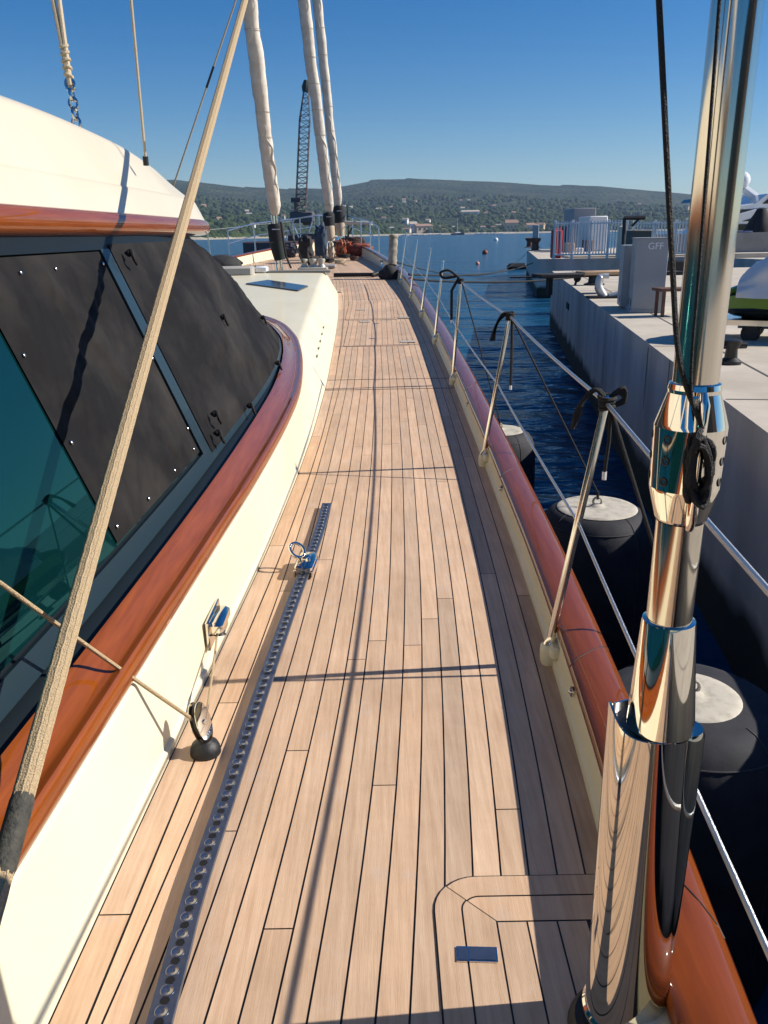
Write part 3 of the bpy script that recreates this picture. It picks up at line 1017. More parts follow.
# side strut: tube let into the casing at a small angle, giving the long oval
m = MB(); d = Vector((math.cos(R(-32)), math.sin(R(-32)), 0))
pb = axis_at(zpix(668, 915)) + d * (r0 - .036); pt = axis_at(zz[740] + .004) + d * (r1 - .026)
m.tube([pb + (pb - pt) * .1, pb, pt - (pt - pb) * .02, pt], [.034, .034, .034, .030], 40)
m.build('shroud_strut', mat('dark_mirror_steel', (.42, .44, .42), .04, 1), sh)
m = MB(); m.lathe([(.10, -.01), (.104, .006), (.10, .02), (.09, .03), (.03, .031)], (AX - .012, AY, .005), (0, 0, 1), 32); m.build('shroud_boot', black, sh)
m = MB(); m.lathe([(.10, 0), (.10, .10), (.09, .12), (.03, .125)], (AX + .05, AY - .03, 0), (0, 0, 1), 32); m.build('chainplate_pad', cream, sh)
# cleat on the sleeve
m = MB()
d = Vector((math.cos(R(-95)), math.sin(R(-95)), 0)); sd_ = Vector((-d.y, d.x, 0))
c = axis_at((zz[423] + zz[487]) / 2) + d * (s65 + .012) - sd_ * .004 + Vector((0, 0, .012))
m.tube([c + Vector((0, 0, -.115)), c + Vector((0, 0, -.10)) + d * .008, c + Vector((0, 0, -.03)) + d * .006, c + Vector((0, 0, .03)) + d * .006, c + Vector((0, 0, .085)) + d * .008, c + Vector((0, 0, .1))], [.006, .009, .008, .008, .009, .006], 12)
m.build('shroud_cleat', chrome, sh)
# black halyard led down the shroud and coiled on the cleat
hal = MB()
pz = P(672, 260, y=AY - .10)
h1 = P(659, 0, y=AY - .05); h2 = P(672, 258, y=AY - .06); h3 = P(680, 362, y=AY - .07); h4 = c + Vector((-.0, 0, .05)) + d * .012
hal.tube(cr([np.array(h1) + (np.array(h1) - np.array(h2)) * 2.0, h1, h2, h3, h4], 10), .0042, 8)
h1b = P(718, 20, y=AY - .05); h2b = P(700, 258, y=AY - .052); h3b = P(691, 385, y=AY - .075)
hal.tube(cr([np.array(h1b) + (np.array(h1b) - np.array(h2b)) * 1.5, h1b, h2b, h3b, h4], 10), .0026, 8)
for k in range(9):
    ww = .013 + .004 * rnd.random(); hh = .042 + .014 * rnd.random(); pts = []
    tl = rnd.uniform(-.25, .25); oo = d * (.010 + .0025 * k % .014) + Vector((0, 0, rnd.uniform(-.012, .012)))
    for j in range(20):
        a = 2 * PI * j / 20
        pts.append(c + oo + sd_ * (ww * math.cos(a) + tl * .03 * math.sin(a)) + Vector((0, 0, hh * math.sin(a) - .01)) + d * (.012 * math.sin(a * 2 + k)))
    hal.tube(pts, .0048, 7, closed=True)
tag(hal.build('halyard', blackrope), 'black halyard running down the chrome shroud and coiled on its cleat', 'rope')

# ---------------------------------------------------------------- genoa track, car
a = np.array(P(163, 1024, z=0)); b = np.array(P(327, 508, deck=0)); 
dirv = (b - a); ln = np.linalg.norm(dirv)
aa = a - dirv * .6
tp = [aa, a, a + dirv * .5, b]
# follow the deck (slightly curved)
pix = [(163, 1024), (196, 900), (232, 790), (268, 680), (297, 597), (318, 540), (327, 508)]
tp = [np.array(P(u, v, deck=0)) for u, v in pix]
tp = [tp[0] + (tp[0] - tp[1]) * 4] + tp
tc_ = cr(tp, 10)
m = MB(); rows = []
for i, p in enumerate(tc_):
    t = tc_[min(i + 1, len(tc_) - 1)] - tc_[max(i - 1, 0)]; t /= np.linalg.norm(t); sv = np.array([t[1], -t[0], 0])
    h = .032
    rows.append([p + sv * sx + np.array([0, 0, hz]) for sx, hz in ((-.010, 0), (-.010, h * .55), (-.0275, h * .6), (-.029, h * .9), (-.027, h), (.027, h), (.029, h * .9), (.0275, h * .6), (.010, h * .55), (.010, 0))])
m.grid(rows, True, True); trk = m.build('genoa_track', trackm, Y, angle=30)
# bolts and holes
cum = [0]
for i in range(1, len(tc_)): cum.append(cum[-1] + np.linalg.norm(tc_[i] - tc_[i - 1]))
def along(s_):
    return np.array([np.interp(s_, cum, [p[k] for p in tc_]) for k in range(3)])
first = None; s_ = cum[-1] - .035; k = 0; nb = 0
start = cum[10] - .15
hb = MB(); bb = MB()
pos = []
while s_ > start and nb < 190:
    pos.append((along(s_), k % 2)); s_ -= .0255; k += 1; nb += 1
bp = bh_ = None
nbolt = nhole = 0
extra = MB()
for p, kk in reversed(pos):
    if kk:
        if bp is None:
            q = MB(); q.lathe([(.0165, -.001), (.0160, .0008), (.0145, .0013), (.0125, .0006), (.007, .0007), (.0045, -.0010), (.0001, -.0012)], Vector(p) + Vector((0, 0, .032)), (0, 0, 1), 16, False)
            bp = q.build('track_bolt', mat('dull_bolt_steel', (.42, .42, .43), .3, 1), trk); org = p
        elif nbolt < 96:
            o = bp.copy(); C.objects.link(o); o.location = Vector(p - org); LOC[o.name] = Vector((0, 0, 0))
        nbolt += 1
    else:
        if bh_ is None:
            q = MB(); q.lathe([(.0105, 0), (.0105, .0008), (.0001, .0008)], Vector(p) + Vector((0, 0, .0322)), (0, 0, 1), 14)
            bh_ = q.build('pin_hole', mat('hole_dark', (.004, .004, .005), .5), trk); orh = p
        elif nhole < 96:
            o = bh_.copy(); C.objects.link(o); o.location = Vector(p - orh)
        nhole += 1
# car
cc = np.array(P(312, 568, deck=.03)); i = min(range(len(tc_)), key=lambda j: np.linalg.norm(tc_[j] - cc)); p = tc_[i]
t = tc_[min(i + 1, len(tc_) - 1)] - tc_[i - 1]; ang = math.atan2(-t[0], t[1])
m = MB()
m.box((p[0], p[1], zd(p[1]) + .045), (.088, .20, .042), ang, bev=.009)
for sx in (-.043, .043):
    m.box((p[0] + sx * math.cos(ang), p[1] + sx * math.sin(ang), zd(p[1]) + .024), (.010, .20, .034), ang, bev=.003)
m.box((p[0], p[1] + .01, zd(p[1]) + .066), (.04, .06, .026), ang, bev=.006)
car = m.build('track_car', chrome, Y, label='chrome slider car with a ring eye on the deck track')
m = MB(); cz = np.array([p[0] - .018, p[1] + .03, zd(p[1]) + .1])
ring_ = []
for j in range(22):
    a_ = 2 * PI * j / 22; ring_.append(cz + np.array([-.030 * math.cos(a_) - .026, .012 * math.cos(a_), .026 * math.cos(a_)]) + np.array([.018 * math.sin(a_), .028 * math.sin(a_), .012 * math.sin(a_)]))
m.tube(ring_, .0085, 10, closed=True); m.build('car_eye', chrome, car)
m = MB(); m.lathe([(.012, 0), (.012, .012), (.007, .02), (.0001, .021)], (p[0] + .012, p[1] - .025, zd(p[1]) + .06), (0, 0, 1), 14); m.build('car_knob', chrome, car)

# ---------------------------------------------------------------- stand-up block and fairlead
pb = np.array(P(206, 755, z=.0))
m = MB(); m.lathe([(.0001, .0), (.045, 0), (.050, .006), (.050, .016), (.048, .030), (.042, .044), (.030, .054), (.021, .060), (.019, .072), (.0001, .073)], pb, (0, 0, 1), 28)
boot = m.build('block_boot', black, Y, label='black rubber boot of the stand-up block')
m = MB(); m.lathe([(.0001, 0), (.053, 0), (.054, .004), (.050, .006), (.0001, .006)], pb, (0, 0, 1), 28); m.build('block_base', steel, boot)
hd = pb + np.array([-.008, .004, .122]); dn = Vector((.88, -.35, .25)).normalized()
m = MB()
def oval(mb, c, nrm, upv, a_, b_, th, n=28):
    nrm = Vector(nrm).normalized(); upv = Vector(upv); upv = (upv - nrm * upv.dot(nrm)).normalized(); sv = upv.cross(nrm); c = Vector(c)
    rows = []
    for f, h in ((.0, -th / 2), (.9, -th / 2), (1, -th / 4), (1, th / 4), (.9, th / 2), (.0, th / 2)):
        rows.append([c + sv * (max(f, .001) * a_ * math.cos(2 * PI * k / n)) + upv * (max(f, .001) * b_ * math.sin(2 * PI * k / n)) + nrm * h for k in range(n)])
    mb.grid(rows, True)
for s_ in (-1, 1):
    oval(m, Vector(hd) + dn * (.013 * s_), dn, (-.25, .1, 1), .036, .070, .005)
chk = m.build('block_cheek', chrome, Y, label='polished cheeks of the stand-up block with a rope rove through')
m = MB(); oval(m, hd, dn, (0, 0, 1), .031, .060, .018); m.build('block_sheave', black, chk)
m = MB(); oval(m, Vector(hd) + dn * .018, dn, (0, 0, 1), .009, .009, .006, 14); m.build('block_pin', chrome, chk)
# fairlead on the coaming
fp = np.array(P(209, 624, x=XL(2.9) - .01)); print('fairlead', fp)
m = MB(); xw = XL(fp[1]) + .004
m.box((xw + .002, fp[1], fp[2]), (.014, .23, .12), bev=.006, rx=R(0))
fr = m.build('fairlead_plate', chrome, Y, label='chrome fairlead bolted to the cream coaming')
m = MB(); m.box((xw + .026, fp[1] + .0, fp[2] + .018), (.060, .18, .050), bev=.018); m.box((xw + .026, fp[1] + .03, fp[2] - .024), (.044, .08, .032), bev=.01); m.build('fairlead_cheek', chrome, fr)
m = MB(); m.lathe([(.026, -.018), (.018, -.005), (.018, .005), (.026, .018)], (xw + .030, fp[1] - .03, fp[2] - .012), (0, .2, 1), 18); m.build('fairlead_sheave', black, fr)
m = MB()
for yy in (-.05, .0, .05):
    m.lathe([(.0001, .0), (.006, 0), (.005, .003), (.0001, .004)], (xw + .04, fp[1] + yy * .7, fp[2] + .018), (1, 0, .2), 10)
m.build('fairlead_bolt', steel, fr)
# tan control rope: out of frame at left -> block -> fairlead
e0 = P(0, 583, d=1.93); e0 = np.array(e0)
# choose the far end so the rope passes behind the thick rope
st = e0
rp = MB()
hdn = np.array(hd)
rp.tube([np.array([-.97, .4, .9]), st + (st - hdn) * .10 + np.array([.01, -.02, 0])] + sag(st, hdn + np.array([-.012, .0, .0]), .004, 12) + [hdn + np.array([.002, .004, -.016])], .0062, 9)
rp.tube(sag(hdn + np.array([.006, .01, -.034]), np.array([xw + .026, fp[1] - .045, fp[2] - .012]), .01, 10) + [np.array([xw + .03, fp[1] - .02, fp[2] - .008]), np.array([xw + .01, fp[1] + .03, fp[2] - .01])], .0045, 9)
tag(rp.build('control_rope', ropebeige), 'thin tan rope led through the black-booted deck block to the fairlead', 'rope')

# thick beige strop rising from the coaming
p0 = np.array([-.792, 1.387, .36]); p1 = np.array([-.93, 5.95, 2.93])
p0 = np.array(P(5, 862, x=-.745)); p1 = np.array(P(245, 0, x=-.93))
dr = p1 - p0
cl = [p0 - dr * .13, p0 - dr * .05] + [p0 + dr * k / 10 for k in range(11)] + [p0 + dr * 3]
RS = .0212
m = MB(); m.tube(cl, RS, 16)
big = thing('rope_strop', 'thick beige braided rope rising from lower left across the picture', 'rope', tuple(cl[0]))
m.build('braid', ropebeige, big)
du = Vector(dr).normalized(); av = du.cross(Vector((0, 0, 1))).normalized(); bv_ = du.cross(av)
m = MB()
for kk in range(9):
    pts = []
    for j in range(700):
        s_ = -.12 + j / 700 * 1.15
        a_ = kk * 2 * PI / 9 + (.10 * math.sin(s_ * 700)) * .35
        pts.append(Vector(p0) + Vector(dr) * s_ + (av * math.cos(a_) + bv_ * math.sin(a_)) * (RS - .0012))
    m.tube(pts, .0032, 5)
m.build('braid_ridge', ropebeige, big)
m = MB(); m.tube([p0 + dr * t for t in (-.004, -.002, .020, .022)], [.0222, .0245, .0245, .0222], 16); m.build('rope_dark_band', mat('dark_band', (.03, .03, .027), .8, col2=(.07, .065, .05), nscale=40, bump=.5, bscale=120), big)  # darker band round the lower end of the rope

# rope and chain on the roof edge
b0 = np.array(P(77, 126, x=-1.66)); t0 = np.array(P(56, 0, x=-1.75)); dd = (b0 - t0); mid = t0 + dd * .60
ch = thing('chain_strop', 'pale doubled rope ending in shackles at the roof edge of the deckhouse', 'rope', tuple(b0))
m = MB()
for s_ in (-1, 1):
    o_ = np.array([.012 * s_, 0, 0])
    m.tube([t0 - dd * 1.5 + o_, t0 + o_ * 1.4, t0 + dd * .3 + o_ * .8, mid + o_ * .3], .013, 8)
for k in range(5):
    q = t0 + dd * (.36 + .06 * k); m.tube([q + np.array([.02 * math.cos(a_), .02 * math.sin(a_), .008 * math.sin(a_ + k)]) for a_ in np.linspace(0, 2 * PI, 13)[:-1]], .008, 7, closed=True)
m.tube([mid - dd * .05, mid + dd * .08], [.018, .014], 8)
m.build('rope_tail', ropew, ch)
for k in range(5):
    q = mid + dd * (.07 + .077 * k); nv = np.array([math.cos(k * 1.5), math.sin(k * 1.5), 0]); lz = dd / np.linalg.norm(dd)
    m = MB(); m.tube([q + nv * (.024 * math.cos(a_)) + lz * (.034 * math.sin(a_)) for a_ in np.linspace(0, 2 * PI, 17)[:-1]], .0085, 8, closed=True); m.build('chain_link', chrome, ch)
m = MB(); m.box((b0[0] - .03, b0[1], b0[2] - .02), (.05, .07, .025), bev=.006); m.build('padeye', steel, ch)

# thin stays
def line_thing(name, pts, r_, mt, label, cat='rope', n=8):
    q = MB(); q.tube(pts, r_, n); return tag(q.build(name, mt), label, cat)
fa_ = np.array(P(146, 164, y=5.15)); fb_ = np.array(P(131, 0, y=5.0))
m = MB(); m.tube([fa_, fa_ + (fb_ - fa_) * 4], .0075, 8); wv = m.build('topping_line', ropew, Y)
m = MB(); m.tube([fa_ - (fb_ - fa_) * .01, fa_ + (fb_ - fa_) * .05], .016, 10); m.build('line_fitting', black, wv)
ga = np.array(P(172, 190, y=8.5)); gb = np.array(P(236, 0, y=8.0))
m = MB(); m.tube([ga + (ga - gb) * .3, gb + (gb - ga) * 2], .0075, 8); m.build('staysail_sheet', ropew, Y)
m = MB(); m.tube([ga + (gb - ga) * .57, ga + (gb - ga) * .68], .010, 8); m.build('sheet_splice', black, Y)

# ---------------------------------------------------------------- furled headsails
def furled(base_px, top_px, yb, yt, wb, wt, cov0, cov1, label, tan_part=None):
    b = np.array(P(*base_px, y=yb)); t = np.array(P(*top_px, y=yt)); d_ = t - b
    n = 140; pts = []; rs = []
    for k in range(n):
        s = k / (n - 1) * 2.0
        w_ = wb + (wt - wb) * s
        r_ = w_ * (1 + .10 * noise.noise(Vector((s * 14, yb, 0))) + .05 * noise.noise(Vector((s * 45, yb, 3)))) * (min(1, .62 + s * 9))
        p = b + d_ * s
        pts.append(p + np.array([.03 * noise.noise(Vector((s * 6, 3, yb))), 0, 0])); rs.append(r_)
    q = MB(); q.tube(pts, rs, 16)
    # spiral edge seam gives the rolled look
    o = q.build('furled_sail', sailm, Y, label=label, angle=80)
    q = MB(); sp = []
    for k in range(240):
        s = k / 239 * 1.6; w_ = (wb + (wt - wb) * s) * min(1, .62 + s * 9)
        a_ = -PI / 2 + 1.1 * math.sin(s * 7) + .25 * math.sin(s * 60)
        sp.append(b + d_ * s + np.array([w_ * math.cos(a_), w_ * math.sin(a_), 0]))
    q.tube(sp, wb * .13, 6); q.build('sail_edge', sailm, o)
    q = MB()
    for k in range(9):
        s = .04 + k * .12; w_ = wb + (wt - wb) * s
        q.tube([b + d_ * (s + .001 * math.sin(a_)) + np.array([w_ * 1.06 * math.cos(a_), w_ * 1.06 * math.sin(a_), 0]) for a_ in np.linspace(0, 2 * PI, 19)[:-1]], wb * .035, 5, closed=True)
    q.build('sail_tie', mat('brown_line', (.38, .31, .24), .8), o)
    return b, d_, o


b1, d1, o1 = furled((275, 214), (249, 0), 20.4, 18.4, .145, .155, 0, 0, 'inner furled sail in a pale cover, left of the crane')
b2, d2, o2 = furled((329.5, 212), (303.5, 0), 27.2, 25.0, .155, .165, 0, 0, 'middle furled sail in a pale cover, right of the crane')
b3, d3, o3 = furled((338.5, 206), (317, 0), 30.2, 28.0, .14, .145, 0, 0, 'foremost slim furled sail in a pale cover')


def drum(o, yv, u0, v0, u1, v1, u2, v2, wpx, lowmat, low_label, wl=None):
    """black drum bag, then what hangs under it"""
    A = np.array(P(u0, v0, y=yv)); B = np.array(P(u1, v1, y=yv)); Cc = np.array(P(u2, v2, y=yv))
    r_ = wpx / 2 / F * yv
    q = MB(); q.tube([A + (A - B) * .02, A, A + (B - A) * .15, A + (B - A) * .6, B], [r_ * .5, r_ * .85, r_, r_ * .98, r_ * .95], 14, flat=.9); q.build('drum_bag', blackcloth, o)
    q = MB(); wl = wl or .8; q.tube([B, B + (Cc - B) * .5, Cc], [r_ * .93, r_ * wl, r_ * wl * .8], 12); q.build('drum_skirt', lowmat, o, label=low_label)
    zdk = zd(yv)
    q = MB(); q.tube([Cc, (Cc[0] + .02, Cc[1], zdk)], .05, 10); q.tube([Cc + np.array([-.1, 0, 0]), (Cc[0] - .07, Cc[1] - .05, zdk)], .02, 6); q.build('tack_fitting', steel, o)
    q = MB(); q.tube([A + np.array([r_ * .5, -.05, .15]), A + np.array([r_ * .4, -.02, .0])], .03, 6); q.tube([A + np.array([-r_ * .5, -.05, .2]), A + np.array([-r_ * .4, -.02, .0])], .025, 6)
    q.tube([A + (A - b1) * 0 + np.array([0, 0, -.05]), A + np.array([0, 0, .3])], .05, 8); q.build('furler_swivel', steel, o)
    q = MB(); q.box((A[0] + .02, A[1] - r_ * .93, A[2] + (B[2] - A[2]) * .3), (r_ * .9, .01, .02)); q.build('bag_mark', white, o)


drum(o1, 20.4, 275.5, 224, 277, 242, 280, 260, 15.5, mat('green_black_cloth', (.012, .022, .020), .8), None, .85)
drum(o2, 27.2, 328.5, 213, 329, 226, 331, 241, 11, mat('tan_cloth', (.50, .40, .29), .85), 'tan lower bag of the drum', .85)
drum(o3, 30.2, 339, 206, 339.5, 223, 341, 236, 11, MATS['tan_cloth'], 'tan lower bag of the drum', .75)
m = MB(); q = np.array(P(286, 256, y=20.2)); m.tube([np.array(P(281, 222, y=20.1)), np.array(P(284, 245, y=20.1)), q, np.array(P(291, 268, y=20.1))], .025, 8); m.build('furling_line', blackrope, Y)
m = MB(); q = np.array(P(282, 268.5, deck=.03)); m.box((XC(20.4) + .2, 20.4, zd(20.4) + .04), (1.5, .9, .08), bev=.02); m.build('tack_pad', mat('MAT_grey', (.16, .15, .13), .8), Y)

# ---------------------------------------------------------------- foredeck gear
def at_deck(u, v, dz=0):
    p = P(u, v, deck=dz); return p if 0 < p[1] < 40 else P(u, v, y=27)


m = MB()   # windlass
c = np.array(P(305, 262, deck=.12)); c[1] = min(c[1], 22.5)
wl_ = MB(); wx, wy = XC(21.8) + .42, 21.6; wz = zd(wy)
for dx in (-.22, 0, .22):
    wl_.lathe([(.11, 0), (.1, .12), (.07, .16), (.07, .2), (.1, .26), (.09, .3), (.0001, .31)], (wx + dx, wy, wz), (0, 0, 1), 16)
wl_.box((wx, wy, wz + .05), (.75, .4, .1), bev=.03)
wl_.build('windlass', mat('cream_steel', (.5, .48, .4), .35, .3), Y)
# blue sail bag, black bags, orange float, lashed gear
def bag(c, sz, mt, name, seed, lbl=None, parent=None):
    q = MB(); rows = []
    for i in range(27):
        th = PI * i / 26; row = []
        for k in range(32):
            ph = 2 * PI * k / 32
            sx = math.copysign(abs(math.cos(ph)) ** .7, math.cos(ph)); sy = math.copysign(abs(math.sin(ph)) ** .7, math.sin(ph))
            rr0 = max(math.sin(th), .001) ** .6
            v = Vector((rr0 * sx, rr0 * sy, math.copysign(abs(math.cos(th)) ** .7, math.cos(th))))
            f = .94 + .26 * noise.noise(v * 2.3 + Vector((seed, 0, 0))) + .12 * noise.noise(v * 6 + Vector((seed, 4, 0)))
            row.append((c[0] + v.x * sz[0] / 2 * f, c[1] + v.y * sz[1] / 2 * f, c[2] + sz[2] / 2 + v.z * sz[2] / 2 * f))
        rows.append(row)
    q.grid(rows, True)
    return tag(q.build(name, mt), lbl, 'bag')


def dz(yv): return zd(yv) + .002
p = P(321, 250, y=25.4); bag((p[0], 25.4, dz(25.4)), (.38, .3, 1.0), bluecl, 'sail_bag', 1, 'upright blue canvas bag on the foredeck left of the middle sail')
p = P(306, 255, y=24.4); bag((p[0], 24.4, dz(24.4)), (.42, .5, .72), blackcloth, 'sail_bag', 5, 'black bulky bag on the foredeck beside the blue bag')
p = P(296, 250, y=26.6); bag((p[0] - .2, 26.6, dz(26.6)), (.5, .5, .42), mat('navy_cloth', (.02, .022, .045), .8), 'sail_bag', 9, 'low navy bag by the port bulwark at the bow')
def fl(u, yv, sz, mt, name, seed, lbl): q = P(u, 250, y=yv); return bag((q[0], yv, dz(yv)), sz, mt, name, seed, lbl)
o = fl(341, 26.3, (.35, .3, .5), orange, 'float', 2, 'orange float lashed between the two forward sails'); o['category'] = 'float'
o = fl(349, 26.8, (.3, .3, .42), orange, 'float', 6, 'orange float right of the foremost sail foot'); o['category'] = 'float'
o = fl(361, 26.6, (.75, .4, .38), mat('rust_red_cloth', (.33, .06, .03), .8, col2=(.12, .05, .04), nscale=9), 'rope_bundle', 3, 'rust red bundle of lashed gear at the starboard bow'); o['category'] = 'bundle'
o = fl(353, 28.0, (.9, .4, .5), mat('dark_gear', (.03, .022, .02), .8, col2=(.12, .05, .03), nscale=6), 'rope_bundle', 8, 'dark lashed gear heaped under the pulpit'); o['category'] = 'bundle'
o = fl(331, 25.6, (.2, .2, .5), MATS['tan_cloth'], 'sail_bag', 12, 'small tan bag at the foot of the middle sail')
m = MB()
for k in range(7):
    yy = 23.2 + k * .55; xx = XC(yy) + (.2, .9, .5, 1.2, .1, .8, .4)[k]; rr_c = .10 + .03 * (k % 3)
    for j in range(3):
        m = MB() if j == 0 else m
        m.tube([(xx + (rr_c + .01 * j) * math.cos(a_), yy + (rr_c * .8) * math.sin(a_), zd(yy) + .03 + .035 * j) for a_ in np.linspace(0, 2 * PI, 17)[:-1]], .02, 6, closed=True)
    tag(m.build('rope_coil', (blackrope, ropew, blackrope, MATS['dark_gear'], ropew, blackrope, ropew)[k]), ('black rope coil nearest the windlass on the foredeck', 'pale rope coil on the foredeck starboard of the windlass', 'black rope coil between the windlass and the bags', 'dark coil of line by the starboard bow rail', 'pale rope coil beside the blue bag', 'black rope coil at the foot of the middle sail', 'pale rope coil by the orange float')[k], 'rope coil')
for (u0, v0, u1, v1, yv, rr0) in ((288, 226, 303, 263, 21.5, .02), (347, 205, 349, 243, 29.5, .02), (345, 236, 360, 250, 28, .035), (322, 226, 316, 257, 25.8, .02), (352, 228, 340, 250, 27.0, .025)):
    m = MB(); m.tube([P(u0, v0, y=yv), P(u1, v1, y=yv)], rr0, 6); m.build('deck_line', blackrope, Y)
# spar across the pulpit
m = MB(); a_ = np.array(P(345, 222.5, y=27.5)); b_ = np.array(P(372, 223.5, y=27.2)); m.tube([a_, b_], .055, 10)
tag(m.build('passerelle_spar', mat('pale_spar', (.6, .56, .5), .5)), 'pale spar stowed across the bow pulpit', 'spar')
# pulpit
pm = mat('pulpit_steel', (.45, .55, .68), .25, .9)
m = MB()
pp = []
for yv in (23.2, 25.0, 26.8, 28.6, 30.4):
    x0 = XR(yv) + .05; z0 = zd(yv) + bh(yv); pp.append((x0, yv, z0))
tops = [np.array([x, y, z + .72 + (.08 if k else 0)]) for k, (x, y, z) in enumerate(pp)]
for k, (b, t_) in enumerate(zip(pp, tops)): m.tube([b, t_], .018, 8)
m.tube(cr(tops, 6), .02, 8); m.tube(cr([t_ - np.array([0, 0, .33]) for t_ in tops], 6), .014, 8)
tops2 = [np.array([2 * XC(t_[1]) - t_[0], t_[1], t_[2]]) for t_ in tops]
for (x, y, z), t_ in zip(pp, tops2): m.tube([(2 * XC(y) - x, y, z), t_], .018, 8)
m.tube(cr(tops2, 6), .02, 8); m.tube(cr([t_ - np.array([0, 0, .33]) for t_ in tops2], 6), .014, 8)
m.tube([tops[-1], (XC(31), 31.3, tops[-1][2]), tops2[-1]], .02, 8)
m.build('pulpit', pm, Y)
# port stanchions and lifelines
prev = None
for yv in (10, 13, 16, 19, 22, 25, 28):
    x0 = XP(yv) - .02; z0 = zd(yv) + .1
    q = MB(); q.tube([(x0, yv, z0), (x0 - .05, yv, z0 + .92)], .016, 8); q.build('stanchion', steel, Y)
    t_ = np.array((x0 - .05, yv, z0 + .92))
    if prev is not None:
        q = MB(); q.tube(sag(prev, t_, .01, 6), .008, 6); q.build('port_lifeline', wirem, Y)
    prev = t_
# white A-frame near port bow
m = MB()
for (a_, b_) in (((295, 218), (283, 245)), ((291, 219), (303, 247)), ((289, 220), (322, 214)), ((314, 216), (309, 232)), ((286, 235), (312, 233))):
    m.tube([P(*a_, y=24.8), P(*b_, y=24.8)], .018, 6)
m.build('boarding_frame', mat('pale_blue_steel', (.55, .62, .7), .3, .6), Y)
# athwart black track and covered winch with rolled canvas at the rail
y_t = dk(350, 277)[1]
m = MB()
pts = [(XL(y_t) + .02, y_t + .1, zd(y_t) + .05), (-.2, y_t - .1, zd(y_t) + .05), (XR(y_t) - .5, y_t - .15, zd(y_t) + .05), (XR(y_t) - .22, y_t + .1, zd(y_t) + .12), (XR(y_t) - .1, y_t + .5, zd(y_t) + .22)]
m.tube(cr(pts, 8), .045, 10); tag(m.build('hose', black), 'black hose lying across the side deck forward', 'hose')
wp_ = np.array(P(389, 279, deck=0)); yv = wp_[1]; print('winch', wp_)
m = MB(); m.lathe([(.17, 0), (.19, .1), (.16, .22), (.10, .30), (.0001, .33)], (wp_[0] + .02, yv, zd(yv)), (0, 0, 1), 20); m.ball((wp_[0] - .15, yv - .02, zd(yv) + .1), .1, 10, 8)
tag(m.build('winch_cover', blackcloth), 'black covered winch by the starboard rail under the rolled canvas', 'winch')
m = MB(); a_ = np.array([wp_[0] + .08, yv, zd(yv) + .3]); b_ = np.array(P(393.5, 237, y=yv + .2))
pts = [a_ + (b_ - a_) * s for s in np.linspace(0, 1, 14)]
m.tube(pts, [.10 * (1 + .25 * noise.noise(Vector((k * .7, 2, 0)))) for k in range(14)], 14, flat=.8); m.ball(b_, .10, 10, 8, (1.1, 1, .7))
tag(m.build('rolled_canvas', mat('canvas_brown', (.22, .19, .14), .9, col2=(.42, .37, .28), nscale=9, bump=.6), ), 'rolled weathered canvas standing on the black covered winch', 'canvas')
m = MB(); p = P(383, 268, deck=0); m.lathe([(.08, 0), (.05, .05), (.05, .14), (.09, .18), (.0001, .2)], p, (0, 0, 1), 14); m.build('deck_cleat', steel, Y)
for u, v in ((330, 283),):
    p = dk(u, v); m = MB(); m.box((p[0], p[1], p[2] + .01), (.06, .1, .02)); m.build('deck_vent', black, Y)
m = MB(); p = dk(336, 268); m.box((p[0] - .25, p[1], p[2] + .05), (.5, .5, .08), bev=.02); m.build('foredeck_hatch', mat('hatch_grey', (.35, .33, .33), .4), Y)
p = P(222, 263, y=17); m = MB(); m.ball((p[0], 17, p[2] - .05), .30, 12, 8, (1.3, 1, .7)); tag(m.build('life_raft_cover', blackcloth), 'black rounded covered bundle by the port rail', 'bundle')
p = P(246, 266, y=18.5); m = MB(); m.box((p[0], 18.5, p[2] - .1), (.9, .5, .2), bev=.05); m.tube([(p[0] - .3, 18.4, p[2]), (p[0] - .2, 18.4, p[2] + .18), (p[0] - .05, 18.4, p[2] + .05)], .03, 6); tag(m.build('deck_gear', blackcloth), 'low dark deck gear inboard of the cream port bulwark', 'gear')

